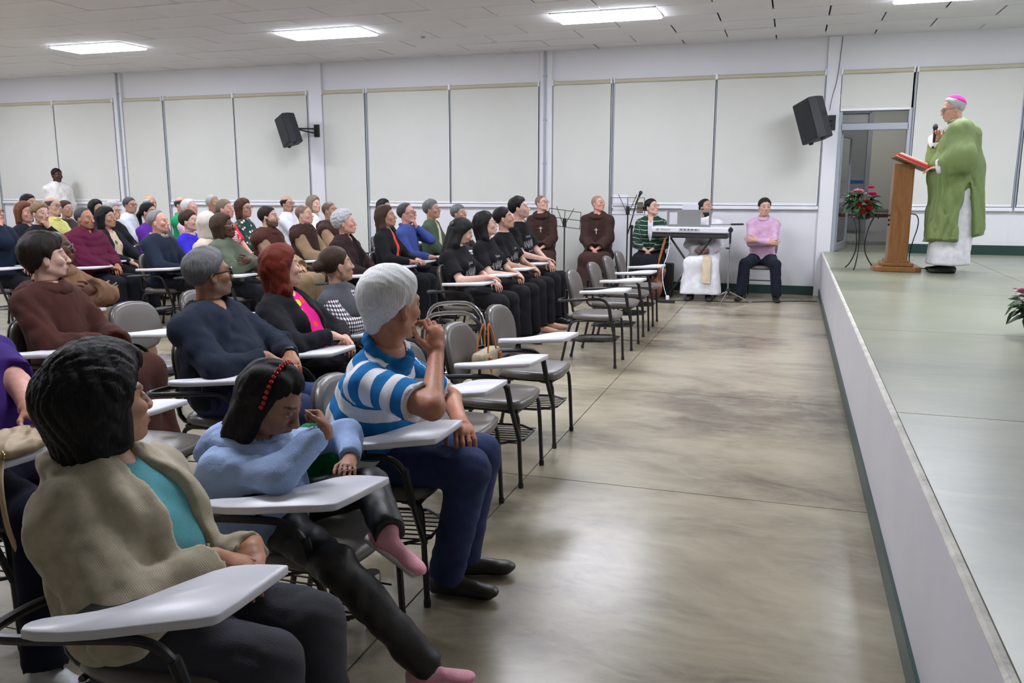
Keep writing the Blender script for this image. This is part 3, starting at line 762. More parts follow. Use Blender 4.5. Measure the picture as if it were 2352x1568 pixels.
def person(label, org, head, look=None, yaw=0., sex='m', res='far', skin='fair', hair='short', hcol='dark', top='long', tcol=(.1, .1, .1), tmat=None, inner=None, bottom='pants', bcol=(.012, .013, .018),
           arms='lap', glasses=None, beard=None, bulk=1., belly=0., sh=1., stand=None, base=0., shoes=(.01, .01, .01), legs=None, collar=None, ccol=None, open_=None, hip=None, seed=0, brow=None, name='person',
           sw=None, recede=0., scap=None, hood=None, lean=0., barefoot=False, group='people in the hall', cat='person', tilt=0., bust=None, hands=True, puffer=False, wr=.006, earring=None, shoe_mat=None, hemz=None, sole=None):
    hb, hh, hg, hdn = RES[res]
    org = np.array([*org, base], float); root = thing(name, label, cat, tuple(org), 0, group)
    c = np.array(head, float)-org; sk = np.array(SK[skin] if isinstance(skin, str) else skin); hc = np.array(HC[hcol] if isinstance(hcol, str) else hcol)
    fv = np.array([math.cos(math.radians(yaw)), math.sin(math.radians(yaw)), 0]); lv = np.array([-fv[1], fv[0], 0])
    B = lambda f, l, z: f*fv+l*lv+z*UP
    lk = BISHOP if look is None else np.array(look, float); fh = nv(lk-np.array(head, float)); lh = nv(np.cross(UP, fh)); uh = np.cross(fh, lh)
    if tilt: lh, uh = nv(lh*math.cos(tilt)+uh*math.sin(tilt)), nv(uh*math.cos(tilt)-lh*math.sin(tilt))
    A = np.array([fh, lh, uh]); P = lambda x, y, z: c+sh*(x*fh+y*lh+z*uh)
    # skeleton ------------------------------------------------------
    fm = sex != 'm'; child = sex == 'c'
    wid = (sw or (.175 if not fm else (.155 if not child else .125)))*bulk
    Hc = B(*hip) if hip is not None else (B(-.05, 0, .545) if not stand else B(0, 0, stand*.53))
    Nk = c-uh*.115*sh-fh*.030*sh-UP*.045*sh
    t = nv(Nk-Hc); fw = nv(np.cross(lv, t)); TL = np.linalg.norm(Nk-Hc)
    chest = Hc+(Nk-Hc)*.66; abd = Hc+(Nk-Hc)*.30
    T3 = np.array([fw, lv, t]); b = bulk
    shs = [Nk-t*.078*sh+s*lv*wid*.97-fw*.008 for s in (-1, 1)]        # right, left
    tor = [(Ell(chest, (.112*b, wid*.98, .19*TL/.46), T3), 0), (Ell(abd+fw*.012, (.112*b+belly, wid*.93+belly*.5, .17*TL/.46), T3), .06),
           (Ell(Hc, (.125*b, wid*1.02+.01, .115), np.array([fv, lv, UP])), .06)]
    if belly: tor.append((Ell(abd+fw*(.05+belly*.6), (.07+belly*.5, wid*.75, .12), T3), .06))
    for S in shs: tor.append((Cone(Nk-t*.030, S, .050*b, .054*b), .05))
    if bust if bust is not None else (fm and not child):
        for s in (-1, 1): tor.append((Ell(chest+fw*.075*b+s*lv*.07*b-t*.02, (.058*b, .062*b, .062*b), T3), .035))
    L1, L2 = .285*sh, .25*sh
    if child: L1, L2 = .215, .19
    ar = {}
    def pose(kind, s):
        z0 = Hc@UP
        if kind == 'lap': return B(.27, s*.055, z0+.125), B(-.08, s*.42, z0+.1), nv(B(.62, -s*.62, -.30)), -UP+.2*fv, (.35, .5, .3)
        if kind == 'knees': return B(.34, s*.13, z0+.11), B(-.1, s*.4, z0+.1), nv(B(.9, -s*.15, -.35)), -UP, (.25, .35, .2)
        if kind == 'crossed': return B(.205+(.02 if s > 0 else -.01), -s*.085, z0+.235+(.035 if s > 0 else 0)), B(.08, s*.5, z0+.12), nv(B(.05, -s*1., .12)), -fv, (.2, .3, .2)
        if kind == 'tablet': return B(.255, s*.11, .728), B(-.1, s*.5, .66), nv(B(.8, -s*.55, -.05)), -UP, (.25, .4, .3)
        if kind == 'chin': return c-uh*.135+fh*.07+s*lv*.02-UP*.02, B(.2, s*.5, .5), nv(uh*.8+fh*.1-s*lv*.5), -fh, (.9, 1.0, .6)
        if kind == 'side': return B(-.0, s*(wid+.10), z0-.02), B(-.1, s*.6, z0+.3), -UP+.2*fv, -s*lv, (.25, .3, .2)
        if kind == 'back': return B(-.14, s*.10, z0+.02), B(-.25, s*.55, z0+.3), nv(B(-.1, -s*.7, -.3)), -fv, (.3, .3, .3)
    pa = (arms, arms) if isinstance(arms, str) else arms
    for i, s in enumerate((-1, 1)):
        q = pose(pa[i], s) if isinstance(pa[i], str) else tuple(np.array(v, float)-org if j < 2 else (np.array(v, float) if j < 4 else v) for j, v in enumerate(pa[i]))
        E_, W_ = ik(shs[i], q[0], L1, L2, q[1]); ar[s] = (shs[i], E_, W_, q[2], q[3], q[4])
    ab = b if not fm else b*.92
    if child: ab = .78
    armp = {s: [(Cone(ar[s][0], ar[s][1], .050*ab, .040*ab), .035), (Cone(ar[s][1], ar[s][2], .040*ab, .026*ab), .02)] for s in (-1, 1)}
    # legs
    lg = {}
    for s in (-1, 1):
        if legs: lg[s] = [B(*p) for p in legs[0 if s < 0 else 1]]
        elif stand: lg[s] = [Hc+s*lv*.09, B(.02, s*.10, stand*.28), B(-.01, s*.10, .09)]
        else: lg[s] = [Hc+s*lv*.085-UP*.01, B(.40, s*.115, .50), B(.43, s*.12, .09)]
        if len(lg[s]) == 3: lg[s].append(nv(B(1, s*.15, 0)))
        else: lg[s][3] = nv(lg[s][3])
    lb = b*(.72 if child else (.92 if b > 1.1 else 1.))
    legp = {s: [(Cone(lg[s][0], lg[s][1], .085*lb, .060*lb), .05), (Cone(lg[s][1], lg[s][2], .058*lb, .040*lb), .03)] for s in (-1, 1)}
    neck = Cone(P(-.02, 0, -.045), Nk-t*.03+fw*.0, (.053 if not fm else .046)*sh, (.060 if not fm else .052)*sh)
    # ---- skin: one body surface -----------------------------------
    cutp = Nk+t*.035*sh
    f = Fld([p for p, _ in tor]+[neck]+[p for s in (-1, 1) for p, _ in armp[s]+legp[s]], hb if top not in ('tee', 'polo') else hb*.6)
    for p, k in tor: f.add(p, k, -.006)
    f.add(neck, .05)
    for s in (-1, 1):
        for p, k in armp[s]: f.add(p, k)
        for p, k in legp[s]: f.add(p, k, -.004)
        f.plane(ar[s][2]+nv(ar[s][2]-ar[s][1])*.012, nv(ar[s][2]-ar[s][1])) if False else None
    f.v = np.maximum(f.v, np.where(((f.x-c[0])**2+(f.y-c[1])**2) < (.16)**2, ((f.x-cutp[0])*t[0]+(f.y-cutp[1])*t[1]+(f.z-cutp[2])*t[2]-.006).astype(np.float32), np.float32(-1)))
    parts = [f.net()]; tints = [np.tile(sk, (len(parts[0][0]), 1))]
    ad, ct, post, ct2 = head_parts(P, A, sh, 'm' if sex == 'm' else 'f')
    f = Fld([p for p, _ in ad+post]+[Cone(neck.a, cutp, .055, .055)], hh)
    f.add(neck, 0)
    for p, k in ad: f.add(p, k if p is not ad[0][0] else .035*sh)
    for p, k in ct: f.cut(p, k)
    for p, k in post: f.add(p, k)
    for p, k in ct2: f.cut(p, k)
    f.plane(cutp, -t)
    V, F = f.net(); q = ((V-c) @ A.T)/sh; C = np.tile(sk, (len(V), 1)); x, y, z = q.T
    sm = lambda e: np.clip(e, 0, 1)[:, None]
    def mix(C, col, m): return C*(1-m)+np.array(col)*m
    C = mix(C, sk*np.array([1.06, .86, .82]), sm(1-(((y-np.sign(y)*.042)/.024)**2+((z+.03)/.024)**2)) * (x > .03)[:, None]*.6)
    lipc = sk*np.array([.86, .58, .58]) if not fm else sk*np.array([.88, .45, .46])
    C = mix(C, lipc, sm((1-((y/.025)**2+((z+.0667)/.0125)**2))*3) * (x > .082)[:, None])
    bc = hc if brow is None else np.array(brow)
    zb = .0265+.004*np.cos((np.abs(y)-.03)*60)
    C = mix(C, bc*.9+.1*sk*.5, sm((1-np.abs(z-zb)/.0055)*2) * ((np.abs(y) > .012) & (np.abs(y) < .053) & (x > .05))[:, None]*.85)
    zl = np.interp(x, ZLX-recede*.5, ZLZ+recede*ZRC)
    if hair in ('buzz', 'balding', 'short', 'crop'):
        m = sm((z-zl-.004)/.006)
        if hair == 'balding': m = m*sm((.075-z)/.012)
        C = mix(C, hc, m*(.75 if hair == 'buzz' else .9))
    if beard:
        bdc = np.array(HC[beard[1]]) if isinstance(beard[1], str) else np.array(beard[1])
        lim = np.interp(x, [-.02, .004, .03, .06, .10], [.01, -.005, -.040, -.050, -.052]); m = sm((lim-z)/.008)*(x > -.012)[:, None]
        lipm = 1-sm((1-((y/.022)**2+((z+.067)/.0095)**2))*4)*(x > .07)[:, None]
        if beard[0] == 'goatee': m = np.maximum(sm((.028-np.abs(y))/.008)*(x > .055)[:, None]*sm((-.052-z)/.006), sm((.03-np.abs(y))/.006)*(x > .085)[:, None]*sm((.008-np.abs(z+.051))/.004))
        if beard[0] == 'moustache': m = sm((.03-np.abs(y))/.006)*(x > .085)[:, None]*sm((.008-np.abs(z+.051))/.004)
        if beard[0] == 'full': m = np.maximum(m, sm((.032-np.abs(y))/.006)*(x > .085)[:, None]*sm((.008-np.abs(z+.051))/.004))
        C = mix(C, bdc, m*lipm*(beard[2] if len(beard) > 2 else .85))
    parts.append((V, F)); tints.append(C)
    for s in (-1, 1):
        v, fq, cc = sphere_eye(P(.0775, s*.0325, .0015), A, .0128*sh, sk, (.03, .018, .012)); parts.append((v, fq)); tints.append(cc)
    if hands:
        for s in (-1, 1):
            S_, E_, W_, hd, nr, curl = ar[s]; hs_ = sh*(.95 if not fm else (.88 if not child else .72))
            L = hand_prims(W_, hd, nr, s, curl, hs_); fo = Cone(E_*.3+W_*.7, W_, .030*ab, .026*ab)
            f = Fld([p for p, _ in L]+[fo], hdn); f.add(fo)
            for p, k in L: f.add(p, k)
            V, F = f.net(); parts.append((V, F)); tints.append(np.tile(sk*np.array([1.02, .93, .9]), (len(V), 1)))
    if barefoot:
        for s in (-1, 1):
            L = foot_prims(lg[s][2], lg[s][3], 1., True); f = Fld([p for p, _ in L], .009)
            for p, k in L: f.add(p, k)
            V, F = f.net(); parts.append((V, F)); tints.append(np.tile(sk, (len(V), 1)))
    V, F = merge(parts); mesh('body', V, F, skin_mat(), root, True, np.concatenate(tints))
    # ---- hair -------------------------------------------------------
    build_hair(root, hair, hc, P, A, c, sh, hh, zl_recede=recede, seed=seed, fv=fv)
    # ---- garments ---------------------------------------------------
    fab = fabric(tcol) if tmat is None else tmat
    g = {'tee': .011, 'polo': .012, 'long': .013, 'shirt': .012, 'sweater': .02, 'jacket': .021, 'habit': .026, 'vest': .016, 'puffer': .036, 'cardigan': .030, 'alb': .024}.get(top, .014)
    def garment(nm, mat, gg, sleeves, opening=None, neckcut=.012, hem=None, extra=(), noise=wr, ksl=1., wide=0., vcut=None, nf=26., col2=None):
        pr = list(tor); f = Fld([p for p, _ in pr]+[p for p in extra]+[p for s in (-1, 1) for p, _ in armp[s]], hg, gg+wide+.02)
        for p, k in pr: f.add(p, k, gg)
        for p in extra: f.add(p, .018)
        f.noise(noise, nf, seed+3); f.noise(noise*1.3, nf*.5, seed+31, (1, 1, .7))
        quilt = puffer and nm != 'inner_shirt'
        f.cut(Cone(neck.a, neck.b+t*.012, neck.r1, neck.r2), .006, neckcut)
        if opening:
            wt, wb_ = opening; f.cut(Cone(Nk+fw*.20+t*.03, Hc+fw*(.25+belly), wt*1.15, wb_*1.15, fw, 3.2), .006)
        if vcut: f.cut(Cone(Nk+fw*.115+t*.05, chest+fw*.14+t*(.19-vcut), .068, .004, fw, 1.5), .005)
        if hem is not None: f.plane(B(0, 0, hem), -UP)
        if sleeves:
            vt = f.v
            for s in (-1, 1):
                S_, E_, W_ = ar[s][:3]; u1 = nv(E_-S_); u2 = nv(W_-E_); S2 = S_+u1*.03; f.v = np.full(f.n, .5, np.float32)
                if sleeves == 'short': f.add(Cone(S2, S_+u1*.23*L1/.285, .052*ab+gg, .056*ab+gg), .03)
                else:
                    w = W_-u2*.02; f.add(Cone(S2, E_, .051*ab+gg, .043*ab+gg), .03); f.add(Cone(E_, w, .043*ab+gg, .030*ab+gg*.55+wide), .025)
                f.noise(noise*1.1, nf*1.2, seed+5+s); f.noise(noise*1.1, nf*.6, seed+33+s)
                if sleeves == 'short': e = S_+u1*.21*L1/.285; f.cut(Cone(e+u1*.11, e+u1*.2, .11, .11), .004)
                else: w = W_-u2*.025; f.cut(Cone(w+u2*(.055+wide), w+u2*.2, .055+wide, .09+wide), .004)
                k = .022; hq = np.maximum(k-np.abs(vt-f.v), 0)/k; vt = np.minimum(vt, f.v)-hq*hq*k*.25
            f.v = vt
        if quilt:
            w = f.z*1.0+(f.x*fv[0]+f.y*fv[1])*.55; f.v = f.v+(.014*(1-np.abs(np.sin(w*PI/.062)))**2).astype(np.float32)-.004
        V, F = f.net()
        dt = np.min([np.linalg.norm(V-(S+np.clip(((V-S)@(E2-S))/((E2-S)@(E2-S)), 0, 1)[:, None]*(E2-S)), axis=1) for S, E2 in [(ar[s][0], ar[s][1]) for s in (-1, 1)]], 0)
        run = (V-Nk) @ t; side = np.where((V @ lv) > 0, 1, -1)
        for s in (-1, 1):
            u = nv(ar[s][1]-ar[s][0]); m = (dt < .075*ab+gg*.5) & (side == s) & (np.abs((V-Hc) @ lv) > wid*.86); run[m] = -.10-((V[m]-ar[s][0]) @ u)
        return mesh(nm, V, F, mat, root, True, run=run+2.)
    ex = []
    if collar == 'stand': ex += ring(Nk+t*.022, t, fw, .074*sh, .016)+ring(Nk+t*.044, t, fw, .070*sh, .012)
    if collar == 'shawl': ex += ring(Nk+t*.004-fw*.01, t, fw, .098*sh, .030, drop=.055, wide=1.1)+[Ell(Nk-fw*.10-t*.03, (.05, .12, .06), T3)]
    if collar == 'crew': ex += ring(Nk+t*.012+fw*.006, t, fw, .075*sh, .009)
    sl = {'tee': 'short', 'polo': 'short', 'vest': None}.get(top, 'long')
    if hood:
        hr = ring(Nk-t*.004, t, fw, .100*sh, .030, drop=.022, wide=1.05)+[Ell(Nk-fw*.115-t*.035, (.055, .12, .075), T3)]
    gn = {'tee': 'shirt', 'polo': 'polo_shirt', 'long': 'sweater', 'shirt': 'shirt', 'sweater': 'sweater', 'jacket': 'jacket', 'habit': 'habit', 'vest': 'vest', 'puffer': 'jacket', 'cardigan': 'cardigan', 'alb': 'alb', 'blouse': 'blouse'}.get(top, 'shirt')
    if top == 'vest': garment('shirt', inner, .010, 'long')
    elif inner is not None: garment('inner_shirt', inner, .006, None, vcut=.10 if open_ else None, noise=.002)
    hem = (Hc@UP)-(.055 if top != 'cardigan' else .10) if bottom in ('pants', 'skirt') and not stand else ((Hc@UP)-.14 if stand and bottom == 'pants' else None)
    if hemz is not None: hem = hemz
    o = garment(gn, fab, g, sl, open_ if open_ and not isinstance(open_, str) else None, extra=ex, hem=hem, vcut=float(open_[1:]) if isinstance(open_, str) else None, wide=.045 if top in ('habit', 'alb') else 0., noise=wr*(1.5 if top in ('habit', 'alb') else 1))
    if scap is not None: garment('scapular', fabric(scap), .040, None, neckcut=.016, noise=.008)
    if hood:
        f = Fld(hr, hg*.8, .02)
        for p in hr: f.add(p, .02)
        f.noise(.006, 40, seed); mesh('hood', *f.net(), fabric(hood) if not isinstance(hood, bpy.types.Material) else hood, root)
    if collar in ('polo', 'shirt'):
        cm = fabric(ccol) if ccol is not None else fab; pr = ring(Nk+t*.026, t, fw, .071*sh, .010, drop=.022)+ring(Nk+t*.012, t, fw, .080*sh, .009, drop=.026)
        for s in (-1, 1): pr.append(Ell(Nk+fw*.083*b+t*.006+s*lv*.040, (.011, .038, .026), np.array([nv(fw+s*lv*.5), nv(lv-s*fw*.5), t])))
        f = Fld(pr, hg*.75, .01)
        for p in pr: f.add(p, .020)
        f.cut(Cone(neck.a, neck.b, neck.r1, neck.r2), .004, .004); mesh('collar', *f.net(), cm, root)
    if bottom == 'pants':
        pm = fabric(bcol) if not isinstance(bcol, bpy.types.Material) else bcol
        pr = [(Ell(Hc-UP*.0, (.125*b+.004, wid*1.02+.014, .115), np.array([fv, lv, UP])), 0)]
        f = Fld([p for p, _ in pr]+[p for s in (-1, 1) for p, _ in legp[s]], hg, .03); f.add(pr[0][0], 0, .012); acc = f.v
        for s in (-1, 1):
            f.v = np.full(f.n, .5, np.float32); dn = nv(lg[s][2]-lg[s][1])
            for p, k in legp[s]: f.add(p, k, .012)
            f.add(Cone(lg[s][1], lg[s][2]+dn*.03, .062*lb, .056*lb), .02, .010); f.noise(wr, 24, seed+9+s); f.cut(Cone(lg[s][2]+dn*.105, lg[s][2]+dn*.22, .10, .10), 0)
            k = .04; hq = np.maximum(k-np.abs(acc-f.v), 0)/k; acc = np.minimum(acc, f.v)-hq*hq*k*.25
        f.v = acc; mesh('trousers', *f.net(), pm, root)
    elif bottom in ('robe', 'skirt'):
        pm = fabric(bcol) if not isinstance(bcol, bpy.types.Material) else bcol
        pr = [(Ell(Hc, (.15, wid*1.05+.03, .13), np.array([fv, lv, UP])), 0)]; hemz = .09 if bottom == 'robe' else .32
        if stand:
            n = 7
            for k in range(n):
                a = 2*PI*k/n; pr.append((Cone(Hc+.05*(math.cos(a)*fv+1.3*math.sin(a)*lv), B(.12*math.cos(a), .19*math.sin(a), hemz-.02), .10, .085), .07))
            pr.append((Cone(Hc, B(0, 0, hemz-.02), .15, .17, lv, 1.25), .05))
        else:
            for s in (-1, 0, 1):
                kn = (lg[-1][1]+lg[1][1])/2+s*lv*.13; an = B((lg[1][2]@fv+lg[-1][2]@fv)/2+.03, s*.17, hemz-.04)
                pr.append((Cone(Hc+s*lv*.09, kn, .10, .085), .07)); pr.append((Cone(kn, an, .085, .095), .06)); pr.append((Cone(kn-fv*.15, an-fv*.16, .085, .09), .06))
        f = Fld([p for p, _ in pr], hg, .04)
        for p, k in pr: f.add(p, k, .014)
        f.noise(.016, 15, seed+5, (1, 1, .22)); f.plane(B(0, 0, hemz), -UP); mesh('robe_skirt' if bottom == 'robe' else 'skirt', *f.net(), pm, root)
    if not barefoot:
        for s in (-1, 1):
            L = foot_prims(lg[s][2], lg[s][3], .78 if child else 1., False); f = Fld([p for p, _ in L], .016 if res == 'far' else .010)
            for p, k in L: f.add(p, k)
            if abs(lg[s][3][2]) < .2: f.plane(B(0, 0, .002), -UP)
            so_ = mesh('shoe', *f.net(), shoe_mat or plain('shoe_%02x%02x%02x' % tuple(int(255*q) for q in shoes), shoes, .4), root)
            if sole is not None:
                f = Fld([L[-1][0]], .007, .01); f.add(L[-1][0], 0, .004)
                if abs(lg[s][3][2]) < .2: f.plane(B(0, 0, .001), -UP)
                mesh('sole', *f.net(), plain('pale_shoe_sole', sole, .6), so_)
    if glasses: make_glasses(root, P, A, sh, glasses)
    if earring:
        for s in (-1, 1):
            pt = P(-.004, s*.088, -.05)
            MB().lathe([(.001, -.006), (.005, -.004), (.006, 0), (.005, .004), (.001, .006)], pt, 8).build('earring', plain('earring_metal', earring, .25, metal=.5), root)
    return dict(root=root, org=org, c=c, P=P, A=A, Nk=Nk, t=t, fw=fw, fv=fv, lv=lv, Hc=Hc, chest=chest, ar=ar, lg=lg, B=B, wid=wid, T3=T3, top=o, g=g, tor=tor, hg=hg)
def foot_prims(an, d, s, bare):
    d = nv(d); l = nv(np.cross(UP if abs(d[2]) < .9 else np.array([1., 0, 0]), d)); u = np.cross(d, l)
    A = np.array([d, l, u]); h = .012 if bare else .0
    bs = an-u*.045*s
    return [(Cone(an, bs-d*.01, .036*s, .036*s), 0), (Ell(bs-d*.03*s, (.045*s, .034*s, .036*s), A), .02), (Cone(bs+d*.0, bs+d*.11*s-u*.012*s, .036*s, .026*s, l, 1.15), .03),
            (Ell(bs+d*.15*s-u*.018*s, (.06*s, .042*s, .024*s), A), .02), (Cone(bs-d*.05*s-u*.03*s, bs+d*.17*s-u*.03*s, .017*s, .017*s, l, 2.1), .012)]
def make_glasses(root, P, A, sh, col):
    m = plain('glasses_%02x%02x%02x' % tuple(int(255*q) for q in col[:3]), col[:3], .3); w = col[3] if len(col) > 3 else .0022
    g = MB()
    for s in (-1, 1):
        pts = [P(.104-.010*abs(math.cos(a))*(1 if math.cos(a)*s > 0 else .1), s*.0335+.0235*math.cos(a), .0+.0175*math.sin(a)) for a in np.linspace(0, 2*PI, 12, endpoint=False)]
        g.tube(pts, w*sh, 5, closed=True)
        g.tube([P(.096, s*.057, .006), P(.05, s*.080, .008), P(-.005, s*.084, .006), P(-.022, s*.081, -.012)], w*sh, 5)
    g.tube([P(.105, -.011, .004), P(.112, 0, .007), P(.105, .011, .004)], w*sh, 5)
    g.build('glasses', m, root)
def build_hair(root, style, hc, P, A, c, sh, hh, zl_recede=0., seed=0, fv=None):
    if style in (None, 'bald', 'buzz'): return
    s = sh; h = hh*1.05
    E = lambda x, y, z, a, b, d: Ell(P(x, y, z), (a*s, b*s, d*s), A); K = lambda a, b, r1, r2, **k: Cone(P(*a), P(*b), r1*s, r2*s, **k)
    th = dict(short=.010, crop=.005, balding=.006, curly=.022, bob=.020, bobbig=.038, long=.014, longwave=.018, bun=.007, pony=.008, pixie=.013, mop=.026, slick=.012, girl=.018, thickwhite=.018).get(style, .012)
    base = [(E(-.014, 0, .036, .099, .079, .088), 0)]; add = []
    if style == 'bobbig':
        for y in (-1, 1): add += [(K((-.025, y*.074, .04), (-.022, y*.082, -.070), .052, .032), .04), (K((-.07, y*.050, .03), (-.078, y*.056, -.080), .062, .044), .04)]
        add += [(K((-.095, 0, .03), (-.098, 0, -.085), .058, .045), .04), (K((.02, -.035, .105), (.02, .035, .105), .03, .03), .04)]
    if style in ('bob', 'girl'):
        ln = -.10 if style == 'bob' else -.22
        for y in (-1, 1): add += [(K((-.005, y*.078, .02), (-.010, y*.082, ln), .030, .022), .03), (K((-.06, y*.055, .01), (-.065, y*.058, ln-.02), .045, .035), .03)]
        add += [(K((-.09, 0, .02), (-.09, 0, ln-.02), .045, .035), .03)]
    if style in ('long', 'longwave'):
        ln = -.30 if style == 'long' else -.27
        for y in (-1, 1): add += [(K((-.02, y*.074, .02), (-.035, y*.085, -.12), .030, .032), .03), (K((-.035, y*.085, -.12), (-.045, y*.075, ln), .032, .020), .03), (K((-.07, y*.045, .0), (-.075, y*.05, ln), .042, .028), .03)]
        add += [(K((-.10, 0, .0), (-.10, 0, ln-.02), .04, .028), .03)]
    if style == 'bun': add += [(E(-.125, 0, .02, .042, .045, .042), .015)]
    if style == 'pony': add += [(K((-.11, 0, .035), (-.15, 0, -.02), .026, .03), .02), (K((-.15, 0, -.02), (-.14, 0, -.22), .03, .014), .02)]
    if style == 'mop': add += [(K((-.02, 0, .115), (.055, 0, .095), .04, .026), .03), (K((.02, -.06, .07), (.065, -.035, .058), .026, .016), .02), (K((.02, .06, .07), (.065, .035, .058), .026, .016), .02), (K((-.09, 0, .0), (-.085, 0, -.055), .035, .02), .03)]
    if style == 'slick': add += [(K((-.0, 0, .115), (.045, 0, .095), .024, .018), .03)]
    if style == 'pixie': add += [(K((.0, 0, .115), (.06, 0, .085), .02, .014), .03)]
    if style == 'thickwhite': add += [(K((-.07, 0, .02), (-.085, 0, -.06), .045, .028), .03)]
    f = Fld([p for p, _ in base+add], h, th*s+.01)
    for p, k in base: f.add(p, th*s+.02)
    # face opening and hairline, in head space
    X, Y, Z = f.x-c[0], f.y-c[1], f.z-c[2]
    qx = (X*A[0, 0]+Y*A[0, 1]+Z*A[0, 2])/s; qy = (X*A[1, 0]+Y*A[1, 1]+Z*A[1, 2])/s; qz = (X*A[2, 0]+Y*A[2, 1]+Z*A[2, 2])/s
    zl = np.interp(qx, ZLX-zl_recede*.5, ZLZ+zl_recede*ZRC).astype(np.float32)+(.004*np.sin(qx*310+qy*170+seed)+.004*np.sin(qy*260-qx*90+2*seed)).astype(np.float32)
    e = np.clip((qz-zl)/.045, 0, 1)
    f.v = f.v-(th*s*(.18+.82*np.sqrt(e))*(1+.25*np.clip(qz/.1, 0, 1))).astype(np.float32)
    f.v = np.maximum(f.v, (zl-qz)*.8*s)
    if style == 'balding': f.v = np.maximum(f.v, (qz-.062)*s*.8)
    for p, k in add: f.add(p, k*s)
    big = style in ('bob', 'bobbig', 'long', 'longwave', 'girl')
    if big: f.cut(E(.092, 0, -.030, .066, .068, .100), .012*s); f.cut(E(.01, 0, -.13, .08, .052, .06), .02*s)
    st = dict(curly=(.008, 120), bobbig=(.010, 70), thickwhite=(.0025, 60), longwave=(.007, 60), girl=(.008, 60), mop=(.009, 60), short=(.003, 80), slick=(.004, 80), pixie=(.005, 80), bob=(.004, 60)).get(style, (.002, 70))
    f.noise(st[0]*s, st[1], seed+1, (1, 1, .25) if style not in ('curly',) else (1, 1, 1))
    V, F = f.net()
    if len(V): mesh('hair', V, F, hair_mat(tuple(hc)), root)
# ================================================================== WHO SITS WHERE
def rgb(*a): return srgb(*a)
def seated(label, ch, head, clabel=None, **k):
    chair(ch[0], ch[1], k.get('yaw', 0)*.5, 'grey tablet chair under the '+label.split(',')[0] if len(label.split(',')[0].split()) < 11 and not label.startswith(('person in a black printed', 'person in a navy jacket', 'barefoot', 'person with glasses')) else 'grey chair under the '+label.replace(' looking down', '').replace(' with glasses in a black', ' in a black'))
    return person(label, ch, head, **k)
M_knit = knit('cream_cable_knit', rgb(178, 168, 145)); M_teal = fabric(rgb(92, 158, 165)); M_jean = plain('blue_denim', rgb(38, 52, 92), .9, bump=.3, bscale=250, var=.3, vscale=9)
M_jgrey = plain('charcoal_denim', rgb(58, 58, 66), .9, bump=.3, bscale=250, var=.18, vscale=9)
M_polo = attr_stripes('blue_white_polo_stripes', rgb(28, 112, 172), rgb(222, 222, 226), .098, .5)
M_leath = plain('black_leatherette', (.010, .010, .011), .5, bump=.15, bscale=40)
M_pinkfl = blotch('pink_floral_print', rgb(222, 20, 130), [rgb(190, 215, 60), rgb(235, 70, 40)], 18., th=.40)
M_plaid = plaid('black_white_check', .021)
M_pinkshoe = plain('pink_mesh_shoe', rgb(226, 158, 172), .7, bump=.2, bscale=200)
# --- front row --------------------------------------------------
LADY = seated('person in a cream knitted cardigan over a teal top, nearest the lens', (-1.38, 1.60), (-1.60, 1.62, 1.015), yaw=8, sex='f', res='near', skin=srgb(186, 138, 110), hair='bobbig', hcol='black',
    top='cardigan', tmat=M_knit, inner=M_teal, collar='shawl', open_=(.05, .075), bcol=M_jgrey, bulk=1.13, belly=.03, sh=1.0, sw=.158, seed=11, wr=.009,
    arms=(((-1.285, 1.60, .66), (-1.36, 1.10, .50), (.78, .60, -.30), (.0, .1, -1), (.35, .5, .3)), ((-1.27, 1.73, .63), (-1.42, 1.80, .30), (.50, -.80, -.25), (.2, .1, -1), (.4, .5, .4))),
    hemz=.37, hip=(-.12, 0, .53), legs=(((-.10, -.09, .50), (.27, -.11, .455), (.31, -.10, .09)), ((-.10, .09, .50), (.29, .09, .455), (.33, .10, .09))), brow=(.05, .03, .025))
GIRL = seated('person in a pale blue hooded top, fist at the mouth, legs crossed', (-1.42, 2.26), (-1.47, 2.14, .905), look=(-1.02, 2.20, .68), yaw=-8, sex='c', res='near', skin='olive', hair='girl', hcol='black', recede=.012,
    top='sweater', tcol=rgb(158, 182, 222), bcol=M_leath, sh=.90, sw=.135, seed=21, wr=.008, hip=(-.11, -.13, .53), hood=rgb(158, 182, 222),
    arms=(((-1.275, 2.115, .845), (-1.16, 1.85, .66), (-.55, .35, .75), (-.6, -.3, -.3), (1.1, 1.2, .8)), ((-1.28, 2.26, .70), (-1.3, 2.6, .75), (.4, -.9, .1), (0, 0, -1), (.4, .4, .3))),
    legs=(((-.06, -.12, .52), (.27, -.23, .48), (.44, -.04, .115), (.8, .55, -.06)), ((-.06, .02, .53), (.17, .08, .60), (.335, -.055, .535), (.85, .05, -.45))), shoe_mat=M_pinkshoe, sole=(.62, .58, .54), hemz=.44)
POLO = seated('person in a blue and white striped polo shirt, hand on the chin', (-1.45, 2.86), (-1.385, 2.80, 1.115), look=(.2, 6.2, 1.05), yaw=12, sex='m', res='near', skin=srgb(190, 132, 104), hair='thickwhite', hcol='white',
    top='polo', tmat=M_polo, collar='polo', ccol=rgb(28, 112, 172), bcol=M_jean, sh=1.09, bulk=1.06, belly=.035, sw=.180, seed=31, wr=.007, hip=(-.11, -.02, .55), brow=(.5, .5, .5),
    arms=(((-1.185, 2.735, .955), (-1.10, 2.30, .70), (-.12, .30, .95), (-.7, .35, -.2), (.55, .9, .5)), ((-1.16, 2.90, .665), (-1.35, 3.4, .65), (.5, -.8, -.2), (0, 0, -1), (.4, .4, .3))), shoes=(.018, .010, .008),
    legs=(((-.08, -.10, .53), (.35, -.16, .52), (.25, -.12, .10)), ((-.08, .10, .53), (.36, .03, .52), (.29, .05, .10))))
